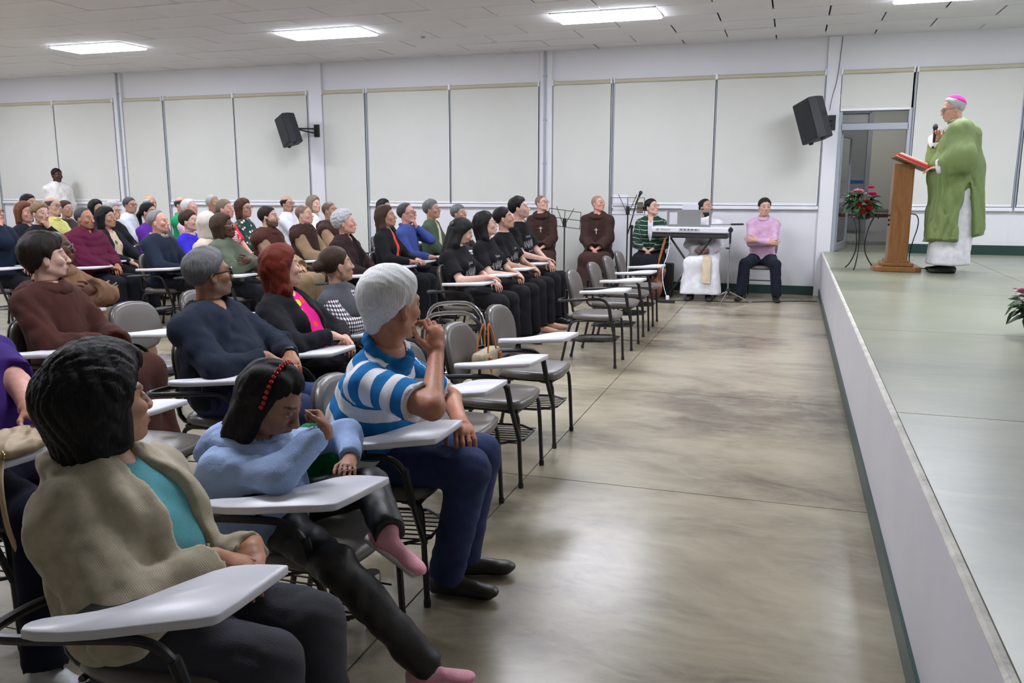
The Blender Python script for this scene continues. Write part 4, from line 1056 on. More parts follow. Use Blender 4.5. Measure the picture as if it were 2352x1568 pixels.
# --- second row, near block --------------------------------------
seated('person in a purple top at the left edge, one arm raised', (-2.62, 2.18), (-2.86, 2.24, 1.16), look=(-1.3, 3.2, 1.0), sex='f', res='mid', skin='rosy', hair='bob', hcol='brown', top='tee', tcol=rgb(58, 34, 104), bcol=(.006, .008, .02), bulk=1.12, belly=.04, seed=41,
    arms=(((-2.69, 2.20, 1.10), (-2.40, 2.10, .90), (-.8, .2, .3), (0, .8, .2), (.3, .4, .3)), ((-2.38, 2.10, .79), (-2.6, 2.6, .7), (.85, -.25, -.1), (0, 0, -1), (.2, .3, .2))), shoes=(.45, .45, .46), legs=(((-.05, -.10, .53), (.40, -.24, .52), (.47, -.33, .09)), ((-.05, .10, .53), (.42, -.02, .52), (.45, .0, .09))))
NAVY = seated('person in a navy sweater and thick dark glasses', (-2.58, 3.46), (-2.70, 3.46, 1.125), yaw=5, res='mid', skin=srgb(158, 112, 84), hair='slick', hcol='salt', top='sweater', tcol=rgb(34, 40, 54), inner=fabric(rgb(84, 92, 140)), open_='v.10', bcol=M_jean, bulk=1.18, belly=.05, sh=1.0, sw=.172, seed=51, wr=.010,
    arms=(((-2.36, 3.40, .745), (-2.5, 3.0, .66), (.75, .5, -.35), (.1, .1, -1), (.3, .5, .3)), ((-2.30, 3.52, .73), (-2.5, 3.9, .66), (.6, -.7, -.2), (0, 0, -1), (.4, .4, .3))), glasses=(.006, .006, .007, .0042), beard=('full', 'grey', .35))
RED = seated('person in a black blazer over a bright pink floral top', (-2.56, 4.10), (-2.68, 4.06, 1.105), yaw=6, sex='f', res='mid', skin='pale', hair='longwave', hcol='red', top='jacket', tcol=(.012, .012, .015), inner=M_pinkfl, open_=(.05, .09), bcol=(.01, .01, .013), bulk=1.1, belly=.03, sh=.96, seed=61, wr=.009,
    arms=(((-2.36, 4.02, .745), (-2.5, 3.6, .66), (.8, .45, -.2), (.1, .1, -1), (.5, .6, .4)), ((-2.34, 4.14, .70), (-2.5, 4.5, .66), (.6, -.7, -.2), (0, 0, -1), (.4, .4, .3))), earring=(.3, .25, .12))
PLAID = seated('person in a grey vest over a black and white checked shirt', (-2.56, 4.72), (-2.68, 4.66, 1.065), yaw=6, sex='f', res='mid', skin=srgb(196, 152, 128), hair='bun', hcol='brown', top='vest', tcol=rgb(82, 84, 90), inner=M_plaid, open_=(.03, .07), bcol=(.012, .012, .015), bulk=1.06, sh=.95, seed=71, collar='stand',
    arms=(((-2.36, 4.60, .755), (-2.5, 4.2, .7), (.8, .45, -.1), (.1, .1, -1), (.4, .5, .3)), ((-2.34, 4.74, .74), (-2.5, 5.2, .7), (.6, -.7, -.1), (0, 0, -1), (.4, .4, .3))), earring=(.7, .68, .64))
# --- third and fourth rows, near block ----------------------------
HAB = rgb(74, 44, 38); HAB2 = rgb(132, 100, 76); HABD = rgb(62, 44, 40); TAN = rgb(150, 126, 98)
seated('person in a dark brown hooded habit beside an empty chair', (-3.86, 3.68), (-3.95, 3.68, 1.155), yaw=4, res='mid', skin='fair', hair='mop', hcol='dark', top='habit', tcol=HAB, bottom='robe', bcol=HAB, hood=HAB, arms='lap', beard=('goatee', 'black', .8), sh=1.0, sw=.165, seed=81)
seated('person in a light brown habit with glasses, arms crossed', (-4.98, 4.86), (-5.08, 4.83, 1.105), yaw=4, res='mid', skin='choc', hair='buzz', hcol='black', top='habit', tcol=HAB2, bottom='robe', bcol=HAB2, hood=HAB2, arms='crossed', glasses=(.2, .2, .22), sh=1.03, seed=91, recede=.05)
# --- choir of four in black shirts ---------------------------------
BK = (.010, .010, .012)
CH = []
CH.append(seated('person in a black printed shirt looking down, first of the choir row', (-2.88, 7.42), (-2.93, 7.42, 1.125), look=(-1.6, 8.3, .55), yaw=-6, sex='f', res='mid', skin='fair', hair='long', hcol='black', top='tee', tcol=BK, bcol=(.014, .014, .017), bulk=1.05, arms=('tablet', 'lap'), glasses=(.35, .28, .15, .0015), seed=101))
CH.append(seated('person with glasses in a black printed shirt, second of the choir row', (-2.90, 8.17), (-2.96, 8.17, 1.165), yaw=-6, sex='f', res='mid', skin='fair', hair='longwave', hcol='black', top='tee', tcol=BK, bcol=(.014, .014, .017), arms='lap', glasses=(.12, .1, .08, .0016), seed=111, earring=(.7, .68, .64)))
CH.append(seated('barefoot person in a black printed shirt, third of the choir row', (-2.92, 8.82), (-2.98, 8.80, 1.205), yaw=-6, sex='f', res='mid', skin='tan', hair='bun', hcol='black', top='tee', tcol=BK, bcol=(.014, .014, .017), arms='lap', seed=121, earring=(.7, .68, .64), barefoot=True))
CH.append(seated('person in a black printed shirt, last of the choir row', (-2.94, 9.50), (-3.01, 9.45, 1.30), yaw=-6, res='mid', skin='fair', hair='slick', hcol='black', top='tee', tcol=BK, bcol=(.014, .014, .017), arms=('tablet', 'lap'), sh=1.04, beard=('full', 'dark', .25), seed=131))
# --- rows behind (far block) ----------------------------------------
far = [
 ('person in a dark brown cardigan over a black top', (-4.22, 7.67), (-4.30, 7.67, 1.185), dict(sex='f', skin='rosy', hair='curly', hcol='silver', top='cardigan', tcol=rgb(46, 32, 32), inner=fabric((.01, .01, .012)), open_=(.05, .07), earring=(.7, .7, .7), bulk=1.05, res='mid')),
 ('person in a black blazer over a coral top', (-4.26, 8.66), (-4.34, 8.68, 1.215), dict(sex='f', skin='tan', hair='long', hcol='brown', top='jacket', tcol=(.012, .012, .014), inner=fabric(rgb(226, 72, 68)), open_=(.045, .06), arms='tablet', res='mid')),
 ('person in a blue shirt and glasses, hand at the chin', (-4.32, 9.33), (-4.40, 9.36, 1.225), dict(skin='rosy', hair='short', hcol='pepper', recede=.035, top='shirt', tcol=rgb(62, 78, 140), collar='shirt', glasses=(.02, .02, .025), arms=('tablet', 'chin'), res='mid')),
 ('person in a green jacket over a beige top', (-4.34, 10.1), (-4.40, 10.11, 1.255), dict(skin='tan', hair='slick', hcol='salt', top='jacket', tcol=rgb(66, 84, 66), inner=fabric(rgb(206, 196, 160)), open_=(.05, .06), glasses=(.2, .2, .2, .0015))),
 ('person in dark grey with glasses half hidden by the choir row', (-4.34, 11.05), (-4.40, 11.05, 1.175), dict(sex='f', skin='tan', hair='pixie', hcol='salt', top='long', tcol=rgb(60, 58, 60), glasses=(.3, .25, .15, .0015))),
 ('person in an olive jacket and thin glasses, arms crossed', (-5.40, 7.30), (-5.48, 7.30, 1.145), dict(sex='f', skin='choc', hair='bob', hcol='brown', top='cardigan', tcol=rgb(92, 100, 84), arms='crossed', glasses=(.6, .55, .4, .0015), collar='stand', res='mid', bulk=1.05)),
 ('person in a brown scapular over tan sleeves, nearest of three', (-5.42, 8.10), (-5.50, 8.12, 1.215), dict(skin='fair', hair='crop', hcol='dark', top='habit', tcol=TAN, bottom='robe', bcol=TAN, scap=HAB, hood=HAB, beard=('full', 'dark', .8), res='mid')),
 ('person in a dark scapular over tan sleeves, middle of three', (-5.52, 9.0), (-5.60, 9.01, 1.215), dict(skin='pale', hair='buzz', hcol='brown', top='habit', tcol=TAN, bottom='robe', bcol=TAN, scap=HABD, hood=HABD)),
 ('person in a dark scapular over pale tan sleeves, furthest of three', (-5.62, 9.78), (-5.70, 9.79, 1.235), dict(skin='tan', hair='buzz', hcol='black', top='habit', tcol=rgb(176, 142, 114), bottom='robe', bcol=TAN, scap=HABD, hood=HABD)),
 ('person in dark green half hidden behind the coral top', (-5.62, 11.35), (-5.70, 11.35, 1.24), dict(sex='f', skin='tan', hair='long', hcol='black', top='long', tcol=rgb(28, 52, 44))),
 ('person in a navy jacket with a beige collar', (-6.52, 7.66), (-6.60, 7.67, 1.165), dict(skin='rosy', hair='short', recede=.04, hcol='grey', top='jacket', tcol=rgb(34, 42, 58), collar='shirt', ccol=rgb(150, 142, 128), res='mid', bulk=1.08)),
 ('person in a bright blue top', (-6.66, 8.34), (-6.74, 8.35, 1.145), dict(sex='f', skin='fair', hair='pixie', hcol='brown', top='long', tcol=rgb(58, 48, 190), open_='v.07', earring=(.7, .7, .7))),
 ('person in cream seen from behind, next to the olive jacket', (-5.93, 7.68), (-5.97, 7.68, 1.145), dict(sex='f', skin='pale', hair='bob', hcol='cream', top='long', tcol=rgb(200, 186, 170), look=(-8.5, 13.5, 1.2))),
 ('person in a red shirt with a flag print', (-6.78, 9.17), (-6.85, 9.18, 1.265), dict(sex='f', skin='rosy', hair='pony', hcol='ash', top='tee', tcol=rgb(214, 48, 66), earring=(.6, .5, .2))),
 ('person in a geometric green blouse and glasses', (-6.94, 9.78), (-7.0, 9.78, 1.255), dict(sex='f', skin='tan', hair='bob', hcol='chest', top='long', tmat='geo', glasses=(.05, .04, .04))),
 ('person in a white shirt with a stand collar and glasses', (-7.22, 11.28), (-7.30, 11.29, 1.285), dict(skin='tan', hair='balding', hcol='dark', top='shirt', tcol=rgb(218, 220, 226), collar='stand', glasses=(.03, .03, .03), beard=('goatee', 'pepper', .8))),
 ('person in a white blouse with an open neck', (-6.94, 11.55), (-7.0, 11.56, 1.275), dict(sex='f', skin='pale', hair='bob', hcol='ash', top='long', tcol=rgb(222, 222, 224), open_='v.06')),
 ('person in a quilted maroon jacket, hands clasped', (-7.42, 7.53), (-7.50, 7.55, 1.195), dict(skin=srgb(178, 126, 100), hair='crop', hcol='pepper', recede=.03, top='puffer', puffer=True, tcol=rgb(86, 26, 52), inner=fabric(rgb(56, 108, 206)), open_='v.06', collar='stand', bulk=1.2, belly=.05, beard=('full', 'pepper', .3), res='mid', arms='lap', look=(1.5, 8.4, 1.6))),
 ('person in a dark blazer over a beige floral top', (-7.78, 8.24), (-7.85, 8.24, 1.175), dict(sex='f', skin='tan', hair='bob', hcol='black', top='jacket', tcol=(.014, .015, .02), inner='flor', open_=(.055, .09), bulk=1.05, res='mid', arms='knees')),
 ('person in a purple jacket behind the navy jacket', (-7.68, 8.84), (-7.75, 8.85, 1.225), dict(sex='f', skin='tan', hair='pony', hcol='black', top='long', tcol=rgb(96, 48, 150))),
 ('person in a pale pink shirt behind the bright blue top', (-7.72, 9.68), (-7.8, 9.69, 1.255), dict(skin='rosy', hair='short', hcol='white', recede=.02, top='shirt', tcol=rgb(222, 190, 208), collar='shirt')),
 ('person in a pale yellow shirt close to the back wall', (-7.92, 10.44), (-8.0, 10.45, 1.31), dict(skin='olive', hair='crop', hcol='silver', recede=.02, top='shirt', tcol=rgb(214, 196, 150), collar='shirt')),
 ('person in a black top, fist at the mouth', (-8.12, 7.60), (-8.2, 7.62, 1.245), dict(sex='f', skin='fair', hair='pixie', hcol='sand', top='long', tcol=(.012, .012, .014), arms=('tablet', 'chin'), res='mid', look=(1.6, 6.6, 1.5))),
 ('person in a navy jacket cut by the left picture edge', (-8.22, 7.12), (-8.34, 7.12, 1.275), dict(skin='rosy', hair='short', hcol='grey', top='jacket', tcol=rgb(26, 36, 52), glasses=(.03, .03, .03), arms=('chin', 'lap'), bulk=1.1)),
 ('person in a dark navy top left of the yellow polo shirt', (-8.92, 8.12), (-9.0, 8.14, 1.23), dict(sex='f', skin='rosy', hair='bob', hcol='auburn', top='long', tcol=(.014, .016, .026), open_='v.06', look=(1.6, 7.6, 1.8))),
 ('person in a yellow polo shirt and glasses', (-9.42, 9.03), (-9.5, 9.04, 1.285), dict(skin='fair', hair='balding', hcol='pepper', top='polo', tcol=rgb(216, 212, 130), collar='polo', ccol=rgb(216, 212, 130), glasses=(.03, .03, .03), sh=1.08)),
 ('person in dark brown with pale glasses beside the yellow polo shirt', (-9.9, 9.73), (-10.0, 9.74, 1.225), dict(sex='f', skin='tan', hair='pony', hcol='brown', top='long', tcol=(.05, .04, .04), glasses=(.6, .6, .6, .0018))),
 ('person in light grey half hidden at the far left', (-9.9, 9.1), (-10.0, 9.12, 1.32), dict(sex='f', skin='tan', hair='short', hcol='black', top='long', tcol=rgb(190, 190, 192))),
 ('person in dark clothes half hidden behind the floral top', (-10.1, 10.5), (-10.2, 10.52, 1.215), dict(sex='f', skin='tan', hair='bob', hcol='black', top='long', tcol=(.02, .02, .025))),
 ('person in black with dark-rimmed glasses behind the floral top', (-8.82, 9.46), (-8.9, 9.47, 1.215), dict(sex='f', skin='pale', hair='curly', hcol='silver', top='long', tcol=(.013, .013, .016), glasses=(.05, .05, .05))),
 ('person in a light grey sweater and glasses near the wall', (-9.52, 10.56), (-9.6, 10.57, 1.265), dict(skin='tan', hair='crop', hcol='pepper', top='sweater', tcol=rgb(200, 202, 212), glasses=(.03, .03, .03), bulk=1.12)),
 ('person in mid grey half hidden behind the purple jacket', (-9.5, 11.0), (-9.6, 11.0, 1.285), dict(skin='tan', hair='balding', hcol='silver', top='shirt', tcol=rgb(90, 90, 90))),
 ('person in a green collared shirt behind the pale pink shirt', (-8.6, 10.62), (-8.7, 10.63, 1.275), dict(skin='rosy', hair='balding', hcol='pepper', top='shirt', tcol=rgb(40, 150, 100), collar='shirt', ccol=rgb(40, 150, 100))),
]
for i, (lab, ch, hd, k) in enumerate(far):
    k = dict(k); k.setdefault('seed', 200+7*i); k.setdefault('yaw', 4)
    if k.get('tmat') == 'geo': k['tmat'] = blotch('geometric_blouse_print', rgb(40, 62, 66), [rgb(214, 200, 184), rgb(110, 116, 60), rgb(40, 62, 66)], 22., th=.45)
    if k.get('inner') == 'flor': k['inner'] = blotch('floral_blouse_print', rgb(206, 184, 160), [rgb(226, 110, 60), rgb(170, 40, 50), rgb(90, 110, 60), rgb(206, 184, 160)], 16., th=.35)
    R_ = seated(lab, ch, hd, **k)
    if 'flag print' in lab: FLAG = R_
    pass
# --- along the back wall ---------------------------------------------
def walled(label, ch, head, clabel, **k):
    wallchair(ch[0], ch[1], k.get('yaw', -90), clabel); return person(label, ch, head, **k)
ROBED = fabric(HABD)
MK4 = walled('person in a brown habit with a cross, sitting by the conduit pillar', (-3.56, 12.30), (-3.56, 12.28, 1.30), 'chair under the brown habit beside the conduit pillar', yaw=-80, skin='pale', hair='buzz', hcol='brown', top='habit', tcol=HABD, bottom='robe', bcol=HABD, hood=HABD, glasses=(.05, .04, .03), look=(1.2, 10.2, 2.6), seed=401, res='mid', sw=.155)
MK5 = walled('person in a brown habit and cross, second from the conduit pillar', (-2.70, 12.30), (-2.70, 12.28, 1.30), 'chair under the brown habit second from the conduit pillar', yaw=-85, skin='rosy', hair='buzz', hcol='sand', top='habit', tcol=HABD, bottom='robe', bcol=HABD, hood=HABD, glasses=(.4, .38, .35, .0016), look=(1.2, 10.2, 2.2), bulk=1.05, sw=.16, seed=411, res='mid')
GC = walled('person in a green striped cardigan over a white top', (-1.91, 12.28), (-1.91, 12.25, 1.255), 'chair under the person in the green striped cardigan', yaw=-88, sex='f', skin='pale', hair='bun', hcol='black', top='cardigan', tmat=attr_stripes('green_cardigan_stripes', rgb(196, 200, 190), rgb(34, 62, 48), .062, .10), inner=fabric(rgb(224, 222, 226)), open_=(.05, .012), bottom='skirt', bcol=(.012, .012, .016), glasses=(.08, .06, .05), look=(1.2, 10.4, 2.2), arms='lap', seed=421, res='mid')
WR = walled('person in a white robe with a cream sash behind the keyboard', (-1.15, 12.28), (-1.15, 12.25, 1.255), 'chair under the person in the white robe', yaw=-90, skin='tan', hair='crop', hcol='black', recede=.02, top='alb', tcol=rgb(222, 222, 226), bottom='robe', bcol=rgb(222, 222, 226), beard=('full', 'black', .95), look=(1.2, 10.6, 2.0), arms='lap', seed=431, res='mid')
PK = walled('person in a pink shirt with crossed arms sitting against the wall', (-.36, 12.42), (-.36, 12.40, 1.265), 'chair under the person in the pink shirt', yaw=-92, skin='fair', hair='short', hcol='dark', top='shirt', tcol=rgb(206, 168, 196), collar='shirt', bcol=rgb(30, 34, 46), look=(.6, 9.0, 1.45), arms='crossed', bulk=1.02, sw=.168, seed=441, res='mid', legs=(((-.05, -.09, .53), (.36, -.20, .50), (.40, -.24, .09)), ((-.05, .09, .53), (.36, .20, .50), (.40, .24, .09))))
# --- standing by the left wall ----------------------------------------
ST = person('person in a white cassock standing against the wall at the left', (-12.95, 12.52), (-12.97, 12.5, 1.75), look=(1.2, 9., 1.3), yaw=-40, skin='deep', hair='crop', hcol='black', top='alb', tcol=rgb(222, 220, 218), bottom='robe', bcol=rgb(222, 220, 218), stand=1.80, arms='back', collar='stand', seed=451, res='mid', sh=1.05)
# ================================================================== THE PREACHER AND THE STAGE
ALB = fabric(rgb(224, 222, 226))
bo = (1.62, 10.10)
M_chas = plain('green_vestment_cloth', rgb(116, 134, 80), .75, bump=.15, bscale=300, var=.06, vscale=20)
M_lin = plain('olive_vestment_lining', rgb(134, 132, 84), .8)
BI = person('person in a green vestment over a white robe speaking at the lectern', bo, (1.545, 10.10, 2.345), look=(-7, 9.2, .9), yaw=180, res='mid', skin=srgb(208, 158, 138), hair='short', hcol='silver', recede=.02, top='alb', tcol=rgb(224, 222, 226), bottom='robe', bcol=ALB, stand=1.78, base=HS,
    glasses=(.10, .08, .08, .0022), sh=1.03, belly=.06, bulk=1.05, sw=.17, seed=501, group='people on the stage', hip=(-.05, 0, .98),
    arms=(((1.43, 10.20, 2.05), (1.62, 10.55, 1.65), (-.05, -.15, 1), (-.2, -1, 0), (1.2, 1.3, .8)), ((1.45, 9.95, 1.745), (1.72, 9.65, 1.75), (-.95, .1, -.1), (0, 0, -1), (.25, .35, .25))))
b_, B2 = BI, BI['B']
NkB = BI['Nk']
pr = [(Cone(B2(-.07, 0, 1.42), B2(-.06, 0, .30), .14, .265, BI['lv'], 1.3), 0), (Cone(B2(-.03, 0, 1.1), B2(.0, 0, .34), .22, .245, BI['lv'], 1.1), .08), (Ell(B2(.06, 0, 1.06), (.20, .22, .26)), .08),
      (Cone(NkB-BI['t']*.035, NkB-BI['t']*.22, .082, .17, BI['lv'], 1.15), .05), (Ell(B2(.015, 0, 1.34), (.15, .21, .15)), .06)]
for s in (-1, 1):
    S_, E_, W_ = BI['ar'][s][:3]
    pr += [(Cone(NkB-BI['t']*.05, S_, .07, .095), .06), (Cone(S_, E_, .098, .115), .07), (Cone(E_, E_*.40+W_*.60, .112, .090), .06), (Cone(E_-UP*.10, E_*.5+W_*.5-UP*.12, .07, .045), .08)]
f = Fld([p for p, _ in pr], .011, .05)
for p, k in pr: f.add(p, k, .010)
f.cut(Cone(B2(-.10, .45, 1.02), B2(-.10, .45, .18), .030, .12, BI['lv'], 4.0), .025)
mk_ = np.clip((1.42-f.z)/.9, .22, 1.)
f.noise(.050, 17, 77, (1, 1, .10), mk_); f.noise(.010, 30, 78, (1, 1, .15), mk_)
f.cut(Cone(NkB-BI['t']*.02, BI['c'], .062, .062), .01)
fx = (f.x*BI['fv'][0]+f.y*BI['fv'][1]).astype(np.float32); fl_ = f.x*BI['lv'][0]+f.y*BI['lv'][1]
hemz = .345+.10*np.clip((-fx-.05)/.3, 0, 1)+.02*np.sin(fl_*22+fx*14)
f.v = np.maximum(f.v, (hemz-f.z).astype(np.float32))
V, F = f.net(); ch_o = mesh('chasuble', V, F, M_chas, BI['root'])
P_ = BI['P']
zc = Fld([Ell(P_(-.035, 0, .07), (.09, .09, .07), BI['A'])], .005)
zc.add(Ell(P_(-.012, 0, .034), (.101*1.03, .080*1.03, .092*1.03), BI['A']), 0, .0145)
zc.plane(P_(-.030, 0, .082), -nv(BI['A'][2]*.85-BI['A'][0]*.55)); mesh('skullcap', *zc.net(), fabric(rgb(202, 52, 142)), BI['root'])
cr = ring(BI['Nk']+BI['t']*.026, BI['t'], BI['fw'], .074, .014)
f = Fld(cr, .007)
for p in cr: f.add(p, .01)
mesh('collar', *f.net(), M_chas, BI['root'])
f = Fld(ring(BI['Nk']+BI['t']*.045, BI['t'], BI['fw'], .066, .012), .006)
for p in ring(BI['Nk']+BI['t']*.045, BI['t'], BI['fw'], .066, .012): f.add(p, .01)
mesh('amice', *f.net(), ALB, BI['root'])
# hand-held microphone
def mic_mesh(t, a, b, mat_body=M_black):
    a = np.array(a, float); b = np.array(b, float); u = nv(b-a); L = np.linalg.norm(b-a)
    MB().tube([a, a+u*L*.55, a+u*L*.78, a+u*L*.80], [.011, .014, .019, .021], 12).build('body', mat_body, t)
    MB().tube([a+u*L*.79, a+u*L*.82, a+u*L*.88, a+u*L*.95, b], [.0235, .0255, .026, .021, .008], 12).build('grille', plain('dark_mic_grille', (.05, .05, .055), .45, metal=.6, bump=.6, bscale=900), t)
wm = np.array(BI['ar'][-1][2])+BI['org']
mt = thing('microphone', 'black hand-held microphone held by the person in the green vestment', 'microphone', tuple(wm))
mic_mesh(mt, (-.035, -.03, -.10), (-.025, -.02, .155))
# lectern
M_lw = wood('orange_brown_lectern_wood', (.20, .082, .024), (.30, .135, .045))
lt = thing('lectern', 'tall orange-brown wooden lectern with a stepped base on the stage', 'lectern', (1.125, 10.20, HS))
MB().prism([(-.24, -.19), (-.17, -.25), (.17, -.25), (.24, -.19), (.24, .19), (.17, .25), (-.17, .25), (-.24, .19)], 0, .055, .008).build('base', M_lw, lt, smooth=False)
MB().box((0, 0, .075), (.32, .40, .04), .008).build('base_step', M_lw, lt, smooth=False)
MB().box((0, 0, .105), (.25, .33, .03), .006).build('base_moulding', M_lw, lt, smooth=False)
MB().box((0, 0, .63), (.20, .28, 1.04), .006).build('column', M_lw, lt, smooth=False)
Rt = rot('y', .42)
MB().box(Rt @ np.array([0, 0, 0])+np.array([.06, 0, 1.155]), (.37, .46, .022), .005, Rt).build('reading_board', M_lw, lt, smooth=False)
MB().box(Rt @ np.array([.18, 0, .018])+np.array([.06, 0, 1.155]), (.014, .46, .035), .004, Rt).build('book_stop', M_lw, lt, smooth=False)
for k in range(4): MB().tube([Rt @ np.array([-.05+.06*k, -.232, -.002])+np.array([.06, 0, 1.155]), Rt @ np.array([-.05+.06*k, -.245, -.002])+np.array([.06, 0, 1.155])], .009, 8).build('bracket_stud', M_chrome, lt)
for k in range(3): MB().tube([(-.10, -.05, .50+.05*k), (-.115, -.05, .50+.05*k)], .012, 8).build('socket', M_rub, lt)
bk = thing('missal', 'open red-covered book on the slanted top of the lectern', 'book', (1.125, 10.20, HS))
o3 = np.array([.06, 0, 1.155])
for s in (-1, 1):
    cv = MB().box(Rt @ np.array([-.0, s*.108, .027])+o3, (.33, .215, .030), .004, Rt).build('cover', plain('red_book_cover', rgb(216, 56, 52), .45), bk, smooth=False)
    MB().box(Rt @ np.array([-.0, s*.10, .050])+o3, (.29, .19, .018), .004, Rt).build('page_block', plain('cream_paper', rgb(236, 224, 196), .8), cv, smooth=False)
cbl = thing('microphone_cable', 'black cable looping from the lectern side down to the stage', 'cable', (1.125, 10.2, HS))
MB().tube(chaikin([(.10, -.02, .62), (.18, -.02, .61), (.20, -.02, .50), (.15, 0, .30), (.13, .05, .10), (.20, .05, .012), (.30, .2, .008), (.12, .45, .008), (-.1, .42, .008), (.1, .3, .008), (.35, .22, .008), (.48, .1, .008)], 2, False), .006, 6).build('cable', M_rub, cbl)
# flowers ------------------------------------------------------------
M_leaf = plain('glossy_green_leaf', rgb(44, 82, 36), .45, var=.3, vscale=20); M_leaf2 = plain('dark_green_leaf', rgb(26, 54, 30), .5, var=.3, vscale=20)
def leaf_mesh():
    V = []; F = []; n = 6
    for i in range(n+1):
        t_ = i/n; w = .024*math.sin(PI*min(1, t_*1.02))**.8*(1-.25*t_); z = .035*t_*t_*-1+.01*math.sin(t_*5)
        V += [(t_*.095, -w, z+w*.3), (t_*.095, 0, z), (t_*.095, w, z+w*.3)]
    for i in range(n):
        a = 3*i; F += [(a, a+3, a+4, a+1), (a+1, a+4, a+5, a+2)]
    V2 = [(x, y, z-.0015) for x, y, z in V]; m = len(V)
    return V+V2, F+[tuple(q+m for q in f[::-1]) for f in F]
def bloom(nm, t, c, r, col, n=26, cup=.6, seed=0):
    rs = random.Random(seed); V = []; F = []
    for k in range(n):
        ly = k/n; a = k*2.4; tilt = .15+1.25*ly; L = r*(.55+.45*ly); w = L*.55
        d = np.array([math.sin(tilt)*math.cos(a), math.sin(tilt)*math.sin(a), math.cos(tilt)]); s_ = np.array([-math.sin(a), math.cos(a), 0]); u = np.cross(d, s_)
        o = len(V); p = np.array(c)
        for q, ww, uu in ((.1, .35, 0), (.5, 1, .10), (.85, .9, .02), (1, .4, -.06)):
            V += [p+d*L*q-s_*w*ww+u*uu*r*cup, p+d*L*q+u*(uu-.06)*r*cup, p+d*L*q+s_*w*ww+u*uu*r*cup]
        for i in range(3):
            b = o+3*i; F += [(b, b+3, b+4, b+1), (b+1, b+4, b+5, b+2)]
    return mesh(nm, V, F, plain('petal_%02x%02x%02x' % tuple(int(255*x) for x in col), col, .6, var=.15, vscale=30), t)
def bouquet(name, label, loc, rad, blooms, nleaf, seed, sprig=True):
    rs = random.Random(seed); t = thing(name, label, 'flowers', loc)
    V, F = leaf_mesh(); lo = None
    for k in range(nleaf):
        a = rs.uniform(0, 2*PI); el = rs.uniform(-.7, .9); p = np.array([math.cos(a)*math.cos(el), math.sin(a)*math.cos(el), math.sin(el)*.7])*rad*rs.uniform(.35, .8)
        if lo is None: lo = mesh('leaf', V, F, M_leaf, t); o = lo
        else:
            o = bpy.data.objects.new('leaf', lo.data); COL.objects.link(o); o.parent = t
            if k % 3 == 0: o.material_slots[0].link = 'OBJECT'; o.material_slots[0].material = M_leaf2
        o.location = p; o.rotation_euler = (rs.uniform(-.8, .8), -el*.7+rs.uniform(-.5, .5), a+rs.uniform(-.6, .6)); sc = rad/.17*rs.uniform(.75, 1.15); o.scale = (sc, sc, sc)
    for i, (x, y, z, r, col) in enumerate(blooms): bloom('bloom', t, (x, y, z), r*1.25, col, seed=seed+i)
    if sprig:
        m = MB()
        for k in range(60):
            a = rs.uniform(0, 2*PI); p = np.array([-.09+rs.gauss(0, .045), -.05+rs.gauss(0, .04), .07+rs.gauss(0, .04)])
            m.lathe([(.001, -.004), (.005, 0), (.001, .004)], p, 5)
        o = m.build('filler_blossom', plain('white_filler', (.75, .75, .7), .7), t); o['kind'] = 'stuff'
    return t
bouquet('flower_arrangement', 'bouquet of red lilies and pink roses on the black stand beside the lectern', (.745, 10.20, 1.36), .19,
    [(-.03, -.13, -.03, .055, rgb(214, 40, 36)), (.05, -.14, -.06, .055, rgb(206, 36, 34)), (.0, -.15, -.10, .05, rgb(200, 34, 34)), (.03, -.12, .01, .05, rgb(210, 44, 36)), (-.06, -.07, .12, .06, rgb(232, 168, 190)), (.085, -.08, .09, .055, rgb(226, 60, 140)), (.07, -.02, .165, .045, rgb(220, 60, 130)), (-.01, -.08, .10, .04, rgb(240, 214, 220))], 95, 5)
fs = thing('flower_stand', 'black wrought-iron plant stand carrying the bouquet', 'plant stand', (.745, 10.20, HS))
for a in (.2, 2.3, 4.4):
    ca, sa = math.cos(a), math.sin(a)
    MB().tube(chaikin([(.19*ca, .19*sa, .006), (.13*ca, .13*sa, .05), (.04*ca, .04*sa, .22), (.07*ca, .07*sa, .45), (.15*ca, .15*sa, .62), (.19*ca, .19*sa, .60), (.17*ca, .17*sa, .56)], 2, False), .007, 6).build('leg', M_black, fs)
MB().tube([(.13*math.cos(a), .13*math.sin(a), .58) for a in np.linspace(0, 2*PI, 18, endpoint=False)], .006, 6, closed=True).build('ring', M_black, fs)
MB().lathe([(.04, .54), (.08, .56), (.10, .60), (.095, .62)], (0, 0, 0), 16).build('bowl', M_black, fs)
bouquet('flower_arrangement', 'pink rose arrangement on the stage floor at the right picture edge', (1.50, 5.86, HS+.17), .18,
    [(-.05, -.06, .17, .055, rgb(232, 190, 200)), (-.13, -.05, .10, .05, rgb(226, 170, 186)), (.0, -.1, .14, .055, rgb(238, 200, 206)), (.05, -.05, .2, .05, rgb(232, 180, 196))], 80, 9)
fb = thing('flower_bowl', 'dark bowl under the pink rose arrangement on the stage', 'bowl', (1.50, 5.86, HS)); MB().lathe([(.06, 0), (.09, .03), (.11, .09), (.10, .13)], (0, 0, 0), 18).build('bowl', M_rub, fb)
person('person in a white robe at the right picture edge', (2.20, 8.02), (2.25, 8.02, 2.28), look=(-4, 8, 1.5), yaw=180, skin='tan', hair='short', hcol='dark', top='alb', tcol=rgb(224, 222, 226), bottom='robe', bcol=ALB, stand=1.72, base=HS, arms='lap', seed=521, group='people on the stage')

